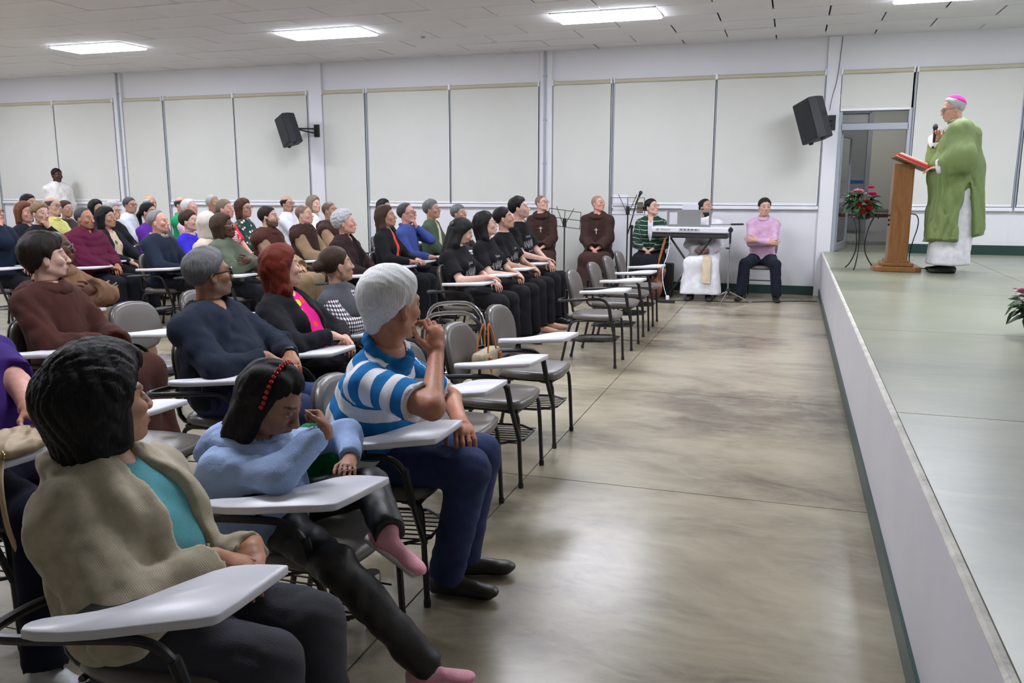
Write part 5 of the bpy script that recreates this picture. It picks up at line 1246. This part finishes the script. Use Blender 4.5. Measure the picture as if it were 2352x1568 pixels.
# ================================================================== MUSIC CORNER
def lr(c, R=None): pass
kb = thing('keyboard_piano', 'white and black electronic keyboard seen from behind on its stand', 'keyboard', (-1.30, 11.90, 0), math.radians(-3))
MB().box((0, 0, .965), (1.05, .34, .075), .012).build('upper_case', plain('silver_white_plastic', (.72, .72, .76), .35), kb, smooth=False)
MB().box((0, .01, .893), (1.03, .33, .075), .02).build('lower_case', plain('dark_plastic', (.03, .03, .035), .45), kb, smooth=False)
for k in range(14): MB().box((-.46+.07*k, .172, .985), (.066, .14, .02), .003).build('white_key_group', M_tab, kb, smooth=False)
sp0 = MB().box((-.0, -.1715, .97), (.28, .004, .035)).build('socket_panel', plain('grey_panel', (.45, .45, .5), .5), kb, smooth=False)
for k in range(5): MB().tube([(-.11+.05*k, -.17, .972), (-.11+.05*k, -.178, .972)], .009, 8).build('socket', M_black, sp0)
Mk = Matrix(((1, 0, 0, -.405), (0, 0, -1, -.1715), (0, 1, 0, .955), (0, 0, 0, 1)))
textobj('logo_lettering', 'YAMAHA', .036, plain('dark_grey_print', (.12, .12, .13), .6), kb, Mk)
lg_ = MB().tube([(-.435+.014*math.cos(a), -.173, .967+.014*math.sin(a)) for a in np.linspace(0, 2*PI, 14, endpoint=False)], .0018, 5, closed=True)
for a in (PI/2, PI/2+2*PI/3, PI/2+4*PI/3): lg_.tube([(-.435, -.173, .967), (-.435+.012*math.cos(a), -.173, .967+.012*math.sin(a))], .0014, 4)
lg_.build('logo_emblem', plain('dark_grey_print', (.12, .12, .13), .6), kb)
rst = MB(); zr = 1.0
Mr = plain('grey_music_rest', (.20, .20, .195), .5)
rp = [(-.31, .0), (-.325, .215), (-.30, .235), (0, .25), (.27, .225), (.285, .205), (.265, .0)]
def rest(x0, x1, z0, z1): rst.box(((x0+x1)/2-.02, -.02+.06*((z0+z1)/2), zr+(z0+z1)/2), (x1-x0, .008, z1-z0), .002)
rest(-.30, .28, 0, .035); rest(-.32, .29, .20, .235); rest(-.32, -.285, .03, .21); rest(-.175, .145, .03, .21); rest(.255, .29, .03, .21)
rst.build('music_rest', Mr, kb, smooth=False)
sh_ = thing('sheet_music', 'pale sheet music standing on the keyboard rest', 'paper', (-1.30, 11.95, 0))
MB().box((-.03, .02, 1.17), (.22, .004, .26)).build('sheet', plain('sheet_paper', (.62, .62, .68), .8), sh_, smooth=False)
ks = thing('keyboard_stand', 'black X-shaped stand under the electronic keyboard', 'keyboard stand', (-1.30, 11.90, 0))
for s in (-1, 1):
    MB().tube([(s*.30, s*.02, .04), (-s*.28, s*.02, .845)], .014, 8).build('cross_bar', M_black, ks)
    MB().tube([(s*.30, -.20, .03), (s*.30, .22, .03)], .016, 8).build('foot_bar', M_black, ks)
    MB().tube([(s*.28, -.16, .845), (s*.28, .16, .845)], .014, 8).build('support_bar', M_black, ks)
MB().lathe([(.03, -.02), (.035, 0), (.03, .02)], (0, -.02, .46), 14, rot('x', PI/2)).build('pivot', M_black, ks)
def tripod(t, r, h, mat):
    for a in (.3, .3+2*PI/3, .3+4*PI/3): MB().tube([(r*math.cos(a), r*math.sin(a), .012), (.02*math.cos(a), .02*math.sin(a), h)], .010, 8).build('leg', mat, t)
    MB().lathe([(.022, h-.05), (.024, h+.03), (.016, h+.05)], (0, 0, 0), 12).build('hub', M_black, t)
ms = thing('microphone_stand', 'chrome tripod microphone stand right of the keyboard', 'microphone stand', (-.755, 11.62, 0))
tripod(ms, .32, .16, M_chrome)
MB().tube([(0, 0, .1), (0, 0, .82)], .010, 8).build('lower_pole', M_chrome, ms); MB().tube([(0, 0, .80), (.0, 0, 1.02)], .013, 8).build('upper_pole', M_black, ms)
MB().lathe([(.02, -.03), (.034, 0), (.02, .03)], (0, 0, .98), 12, rot('x', PI/2)).build('clutch', M_black, ms)
MB().tube([(-.28, 0, 1.045), (.17, 0, 1.06)], .008, 8).build('boom', M_chrome, ms); MB().tube([(.0, 0, 1.055), (.16, 0, 1.06)], .013, 8).build('boom_grip', M_black, ms)
MB().tube([(0, -.01, .74), (-.05, -.01, .74)], .012, 8).build('wing_screw', M_black, ms)
def music_stand(label, x, y, zt, tilt, paper):
    t = thing('music_stand', label, 'music stand', (x, y, 0)); tripod(t, .26, .18, M_black)
    MB().tube([(0, 0, .15), (0, 0, zt-.1)], .010, 8).build('pole', M_black, t)
    R_ = rot('y', tilt); o = np.array([0, -.01, zt]); w, h = .23, .115
    d = MB()
    for a, b in (((-w, -h), (w, -h)), ((-w, h), (w, h)), ((-w, -h), (-w, h)), ((w, -h), (w, h)), ((-w, 0), (w, 0)), ((0, -h), (-w*.55, h*1.35)), ((0, -h), (w*.55, h*1.35)), ((0, -h), (0, h))):
        d.tube([R_ @ np.array([a[0], -.01*0-.02*(a[1]/h), a[1]])+o, R_ @ np.array([b[0], -.02*(b[1]/h)*-1*-1, b[1]])+o], .005, 5)
    d.build('desk_frame', M_black, t); MB().box((0, 0, zt-.06), (.05, .03, .11), .005).build('desk_clamp', M_black, t, smooth=False)
    return t
music_stand('black wire music stand in front of the two brown habits', -3.0, 11.5, 1.11, .12, False)
music_stand('black wire music stand holding a sheet, beside the upright microphone', -2.13, 11.58, 1.285, 0., True)
p_ = thing('sheet_music', 'white sheet on the wire music stand beside the upright microphone', 'paper', (-2.24, 11.60, 0)); MB().box((0, 0, 1.31), (.20, .003, .26)).build('sheet', plain('sheet_paper', (.62, .62, .68), .8), p_, smooth=False)
p_ = thing('picture_card', 'small dark picture card on the right of the wire music stand', 'card', (-1.965, 11.585, 0)); MB().box((0, 0, 1.265), (.085, .004, .15)).build('card', plain('sepia_card', (.10, .085, .05), .6, var=.4, vscale=30), p_, smooth=False)
m2 = thing('microphone_stand', 'black microphone stand with a raised microphone behind the wire music stand', 'microphone stand', (-2.09, 11.68, 0))
MB().lathe([(.13, 0), (.13, .02), (.03, .04)], (0, 0, 0), 20).build('base', M_black, m2); MB().tube([(0, 0, .03), (0, 0, .98)], .018, 8).build('pole', M_black, m2)
MB().tube([(-.06, 0, .88), (.0, 0, 1.1), (.06, 0, 1.34)], .009, 8).build('boom', M_black, m2); MB().lathe([(.025, -.03), (.03, 0), (.025, .03)], (0, 0, 1.0), 10, rot('x', PI/2)).build('clutch', M_black, m2)
m3 = thing('microphone', 'black microphone clipped on top of the stand by the wire music stand', 'microphone', (-2.09, 11.68, 0)); mic_mesh(m3, (.05, -.01, 1.31), (.125, -.01, 1.49))
gt = thing('guitar', 'guitar with an orange wooden neck leaning against the black case', 'guitar', (-1.80, 11.80, 0), math.radians(-60))
Rg = rot('x', -.22) @ rot('y', .10)
G = lambda *p: tuple(Rg @ np.array(p, float))
bodyp = [(.0, .0), (.12, .02), (.18, .10), (.17, .19), (.12, .25), (.11, .30), (.135, .37), (.12, .44), (.05, .48), (-.05, .48), (-.12, .44), (-.135, .37), (-.11, .30), (-.12, .25), (-.17, .19), (-.18, .10), (-.12, .02)]
mb = MB().prism(chaikin(bodyp, 1), -.045, .045, .008); mb.V = [G(v[0], v[2], v[1]+.012) for v in mb.V]; mb.build('soundbox', wood('dark_guitar_wood', (.10, .03, .015), (.20, .07, .03)), gt)
MB().box(G(0, -.05, .66), (.05, .022, .42), .008, Rg).build('neck', wood('orange_neck_wood', (.28, .10, .03), (.40, .17, .06)), gt, smooth=False)
MB().box(G(0, -.045, .93), (.07, .018, .13), .006, Rg).build('headstock', wood('orange_neck_wood2', (.28, .10, .03), (.40, .17, .06)), gt, smooth=False)
cs = thing('equipment_case', 'black equipment case on the floor behind the empty chairs', 'case', (-1.74, 12.15, 0))
MB().box((0, 0, .24), (.36, .24, .46), .02).build('body', plain('black_case_fabric', (.012, .012, .013), .7), cs, smooth=False)
MB().tube([(-.06, -.125, .42), (-.06, -.15, .44), (.06, -.15, .44), (.06, -.125, .42)], .008, 6).build('handle', M_rub, cs)
ps = thing('power_strip', 'black power strip with a white plug below the keyboard', 'power strip', (-1.55, 11.42, 0))
MB().box((0, 0, .022), (.24, .06, .04), .008).build('body', M_rub, ps, smooth=False); MB().box((.02, 0, .07), (.045, .04, .06), .008).build('white_plug', M_white, ps, smooth=False)
wc = thing('power_cable', 'white cable hanging from the keyboard to the power strip', 'cable', (-1.55, 11.42, 0))
MB().tube(chaikin([(.0, .0, .10), (-.05, .02, .25), (-.08, .1, .45), (-.02, .25, .65), (-.02, .32, .88)], 2, False), .0045, 6).build('cable', M_white, wc)
bc = thing('floor_cable', 'black cable lying along the foot of the back wall', 'cable', (0, 0, 0))
MB().tube(chaikin([(-1.6, 11.6, .006), (-1.2, 11.75, .006), (-.7, 11.7, .006), (-.2, 11.95, .006), (.1, 12.1, .006), (.40, 12.15, .006)], 2, False), .006, 6).build('cable', M_rub, bc)
# loudspeakers on the wall --------------------------------------------
def speaker(label, x, y, z, yaw, pit, roll, s=1.):
    t = thing('loudspeaker', label, 'loudspeaker', (x, y, z)); R_ = rot('z', yaw) @ rot('y', roll) @ rot('x', pit)
    pts = [(-.22, -.17), (.22, -.17), (.22, -.02), (.12, .17), (-.12, .17), (-.22, -.02)]
    mb = MB().prism([(a*s, b*s) for a, b in pts], -.33*s, .33*s, .012); mb.V = [tuple(R_ @ np.array(v)) for v in mb.V]; mb.build('cabinet', plain('black_speaker_shell', (.022, .024, .030), .6, bump=.2, bscale=200), t, smooth=False)
    MB().box(R_ @ np.array([0, -.172*s, 0]), (.40*s, .014, .60*s), .006, R_).build('grille', plain('black_speaker_grille', (.016, .017, .022), .5, metal=.3, bump=.5, bscale=700), t, smooth=False)
    MB().box(R_ @ np.array([.175*s, .06*s, .05*s]), (.02, .09*s, .05*s), .004, R_).build('side_handle', M_rub, t, smooth=False)
    MB().box(R_ @ np.array([-.12*s, -.182*s, -.24*s]), (.05*s, .006, .016*s), 0, R_).build('badge', plain('dull_badge', (.12, .09, .03), .5), t, smooth=False)
    for a in (-.16, .16): MB().box(R_ @ np.array([a*s, -.05*s, -.345*s]), (.05*s, .06*s, .025*s), .005, R_).build('foot', M_rub, t, smooth=False)
    return t
SPL = speaker('black loudspeaker on the wall bracket between the two left window bays', -7.95, 12.46, 2.47, math.radians(-34), math.radians(10), math.radians(-15), .74)
SPR = speaker('large black loudspeaker on the wall left of the doorway', .22, 12.36, 2.43, math.radians(-58), math.radians(12), math.radians(-13), .84)
def bracket(t, x, z, sx):
    o = np.array([x, D-.066, z])-np.array(t.location); MB().box(o, (.10, .025, .20), .004).build('bracket_plate', M_black, t, smooth=False)
    for dz in (.03, -.05): MB().tube([o+[0, 0, dz], o+[sx, -.36, .02]], .013, 8).build('bracket_arm', M_black, t)
bracket(SPL, -7.66, 2.47, -.22); bracket(SPR, .46, 2.42, -.16)
sc_ = thing('speaker_cable', 'thin cable running from the ceiling to the loudspeaker by the doorway', 'cable', (0, 0, 0)); MB().tube(chaikin([(.53, D-.06, ZC-.01), (.50, D-.07, 3.0), (.44, D-.07, 2.75), (.42, D-.10, 2.58)], 2, False), .004, 5).build('cable', M_rub, sc_)

# ================================================================== THINGS IN THE AUDIENCE
# orange-handled bag on the empty chair
bg = thing('handbag', 'straw bag with orange leather handles standing on an empty front chair', 'handbag', (-1.58, 4.36, .46))
f = Fld([Ell((0, 0, .10), (.07, .15, .13))], .008, .02); f.add(Cone((0, -.09, .07), (0, .09, .07), .06, .06)); f.add(Cone((0, -.11, .16), (0, .11, .16), .045, .045), .05); f.plane((0, 0, .19), UP); f.plane((0, 0, .002), -UP)
mesh('body', *f.net(), knit('woven_straw', rgb(190, 176, 150), 160.), bg)
M_or = plain('orange_leather', rgb(196, 112, 38), .45)
for s in (-1, 1): MB().tube(chaikin([(s*.035, -.08, .13), (s*.03, -.05, .26), (s*.01, 0, .36), (s*.03, .05, .26), (s*.035, .08, .13)], 2, False), .008, 8, flat=.5).build('handle', M_or, bg)
for y in (-.08, .08): MB().box((.055, y, .12), (.012, .03, .10), .004).build('leather_tab', M_or, bg, smooth=False)
# beige handbag on the tablet at the left edge
hb_ = thing('handbag', 'beige shoulder bag with a gold ring lying on the tablet at the left edge', 'handbag', (-2.36, 1.99, .694))
pr = [Ell((0, 0, .035), (.09, .15, .034)), Cone((-.03, -.1, .05), (.02, .11, .05), .03, .03)]
f = Fld(pr, .006, .01)
for p in pr: f.add(p, .03)
f.noise(.008, 45, 3); f.plane((0, 0, .003), -UP); mesh('body', *f.net(), plain('beige_leather', rgb(178, 156, 124), .5), hb_)
MB().tube([(.06+.014*math.cos(a), -.09, .03+.014*math.sin(a)) for a in np.linspace(0, 2*PI, 12, endpoint=False)], .0035, 6, closed=True).build('gold_ring', plain('gold_metal', (.6, .45, .18), .25, metal=1.), hb_)
MB().tube(chaikin([(.06, -.09, .02), (.10, -.14, -.06), (.13, -.15, -.22), (.18, -.12, -.33), (.26, -.05, -.36), (.33, .05, -.30)], 2, False), .008, 6, flat=.4).build('strap', plain('beige_leather', rgb(178, 156, 124), .5), hb_)
# brown cloth under the hand at the left edge
# green jacket hanging from the polo man's chair
gj = thing('green_jacket', 'green jacket hanging over the chair between the pale blue top and the striped polo shirt', 'jacket', (-1.54, 2.49, 0))
pr = [(Cone((-.02, 0, .70), (.06, .01, .70), .03, .03), 0), (Cone((.0, -.01, .69), (-.01, -.015, .36), .035, .055), .03), (Cone((.06, .0, .69), (.08, -.01, .40), .035, .05), .03), (Cone((.03, 0, .66), (.04, -.01, .34), .04, .05), .03)]
f = Fld([p for p, _ in pr], .008, .02)
for p, k in pr: f.add(p, k)
f.noise(.02, 30, 8, (1, 1, .2)); mesh('cloth', *f.net(), fabric(rgb(24, 112, 62)), gj)
# girl's beaded hairband
hbnd = thing('hairband', 'red beaded hairband worn with the pale blue hooded top', 'hairband', tuple(GIRL['org']))
Pg = GIRL['P']; bead = None
for k in range(23):
    a = math.radians(-8+196*k/22); p = Pg(.010-.020*abs(math.sin(a)), -.106*math.cos(a), .030+.118*math.sin(a))
    if bead is None:
        bead = MB().lathe([(.0015, -.0072), (.0055, -.0045), (.0075, 0), (.0055, .0045), (.0015, .0072)], (0, 0, 0), 10).build('bead', plain('red_pearl_bead', rgb(176, 18, 34), .18, coat=.6), hbnd); o = bead
    else: o = bpy.data.objects.new('bead', bead.data); COL.objects.link(o); o.parent = hbnd
    o.location = p
# aluminium walking frame in the aisle before the woman with the bun
wk = thing('walking_frame', 'folding aluminium walking frame standing in front of the checked shirt and grey vest', 'walker', (-2.02, 4.98, 0), math.radians(20))
for s in (-1, 1):
    MB().tube(chaikin([(-.22, s*.24, .02), (-.20, s*.23, .62), (-.17, s*.23, .77), (-.02, s*.23, .79), (.12, s*.23, .78), (.20, s*.24, .64), (.22, s*.25, .02)], 2, False), .0125, 10).build('side_frame', M_chrome, wk)
    MB().tube([(.205, s*.241, .60), (.213, s*.245, .35)], .0145, 10).build('leg_sleeve', M_rub, wk)
    MB().tube([(-.205, s*.232, .30), (.21, s*.244, .30)], .010, 8).build('side_rail', M_chrome, wk)
MB().tube([(.20, -.24, .45), (.20, .24, .45)], .011, 8).build('front_rail', M_chrome, wk)
sp_ = thing('steel_post', 'short brushed steel cylinder on the floor beside the pink shoes', 'post', (-1.34, 2.49, 0))
MB().lathe([(.030, 0), (.032, .006), (.032, .20), (.030, .21)], (0, 0, 0), 24).build('cylinder', plain('brushed_steel', (.55, .55, .57), .28, metal=1.), sp_)
# prints on the black choir shirts
M_print = plain('white_shirt_print', (.72, .72, .76), .8)
def press(Vt, q, off=.0025):
    """push flat lettering onto the shirt front by marching along the chest normal"""
    bv = np.array([v.co for v in q['top'].data.vertices]); out = []
    fw = q['fw']
    for v in Vt:
        d = bv-v; lat = d-np.outer(d@fw, fw); w = np.linalg.norm(lat, axis=1); near = np.argsort(w)[:40]
        dd = (d@fw)[near]; sel = dd[dd > dd.max()-.05]; ww = w[near][dd > dd.max()-.05]+.004
        out.append(v+fw*((sel/ww).sum()/(1/ww).sum()+off))
    return np.array(out)
def shirt_text(q, body, size, drop, x0, stretch=1., shear=0., nm='shirt_print'):
    V, F = textobj(nm, body, size, None, None, None, shear)
    u = -q['lv']*-1.0; u = np.cross(q['t'], q['fw'])      # reader's left-to-right runs towards the wearer's left
    x = V[:, 0]-V[:, 0].mean()+x0; z = V[:, 1]*stretch
    base = q['Nk']-q['t']*drop
    W_ = base+np.outer(x, u)+np.outer(z, q['t']); V3 = press(W_, q)
    mesh(nm, V3, F, M_print, q['root'], False)
for q in CH:
    shirt_text(q, 'Nossa', .042, .165, 0, 1., .3); shirt_text(q, 'ANAWIM', .052, .285, 0, 2.4); shirt_text(q, 'Jovem', .034, .335, 0, 1., .3)
# flag print on the red shirt
q = FLAG; u = np.cross(q['t'], q['fw'])
def patch(q, nm, cx, dz, w, h, mat, off):
    V = []; F = []; nx, nz = 8, 6
    for i in range(nx+1):
        for j in range(nz+1): V.append(q['Nk']-q['t']*(dz+h*j/nz)+u*(cx-w/2+w*i/nx))
    V = press(np.array(V), q, off)
    for i in range(nx):
        for j in range(nz): a = i*(nz+1)+j; F.append((a, a+1, a+nz+2, a+nz+1))
    mesh(nm, V, F, mat, q['root'])
for k in range(7): patch(q, 'printed_stripe', 0, .12+.022*k, .20, .013, plain('printed_white', (.75, .7, .7), .8), .003)
patch(q, 'printed_canton', -.05, .115, .09, .06, plain('printed_navy', (.02, .03, .12), .8), .006)
# crosses of the monks, sash of the white robe
def cross(q, drop):
    p = q['Nk']-q['t']*drop; V = press(np.array([p]), q, .012)[0]; u = np.cross(q['t'], q['fw'])
    t = thing('pectoral_cross', 'pale cross on the brown habit '+('second from the conduit pillar' if q is MK5 else 'beside the conduit pillar'), 'cross', tuple(q['org']))
    m = MB(); R_ = np.array([u, q['fw'], q['t']]).T
    m.box(V, (.013, .008, .085), .002, R_); m.box(V+q['t']*.018, (.052, .008, .013), .002, R_); m.build('cross', plain('pale_cross_metal', (.62, .58, .52), .4), t, smooth=False)
    cdp = [press(np.array([q['Nk']-q['t']*(drop*k/6)+u*s*.06*(1-(k/6)**1.5)]), q, .006)[0] for s in (1,) for k in range(1, 7)]
    cd2 = [press(np.array([q['Nk']-q['t']*(drop*k/6)-u*.06*(1-(k/6)**1.5)]), q, .006)[0] for k in range(1, 7)]
    MB().tube(cdp, .0025, 5).tube(cd2, .0025, 5).build('cord', plain('brown_cord', (.02, .012, .01), .8), t)
cross(MK4, .20); cross(MK5, .21)
f = Fld([Ell(WR['Hc']+UP*.07, (.16, .22, .06), np.array([WR['fv'], WR['lv'], UP]))], .010, .02)
for p, k in WR['tor']: f.add(p, k, .034)
f.plane(WR['Hc']+UP*.135, UP); f.plane(WR['Hc']+UP*.05, -UP); M_sash = fabric(rgb(216, 196, 168)); mesh('sash', *f.net(), M_sash, WR['root'])
B3 = WR['B']; mb = MB(); mb.tube([B3(.20, .06, .60), B3(.40, .09, .615), B3(.53, .09, .58), B3(.555, .09, .45), B3(.57, .09, .25)], .055, 8, flat=.2)
mb.build('sash_end', M_sash, WR['root'])

# black bow at the back of the first choir head, wristwatch on the navy sweater
q = CH[0]; Pb = q['P']; pr = [(Ell(Pb(-.115, .035, .045), (.016, .034, .026), q['A']), 0), (Ell(Pb(-.115, -.035, .045), (.016, .034, .026), q['A']), .004), (Ell(Pb(-.118, 0, .045), (.014, .012, .014), q['A']), .006)]
f = Fld([p for p, _ in pr], .005)
for p, k in pr: f.add(p, k)
mesh('hair_bow', *f.net(), plain('black_satin', (.008, .008, .009), .4), q['root'])
S_, E_, W_ = NAVY['ar'][1][:3]; u_ = nv(W_-E_); rg = ring(W_-u_*.012, u_, UP, .036, .008)
f = Fld(rg, .005)
for p in rg: f.add(p, .004)
f.add(Ell(W_-u_*.012+UP*.038, (.02, .02, .008)), .006); mesh('wristwatch', *f.net(), plain('black_watch', (.01, .01, .011), .35), NAVY['root'])
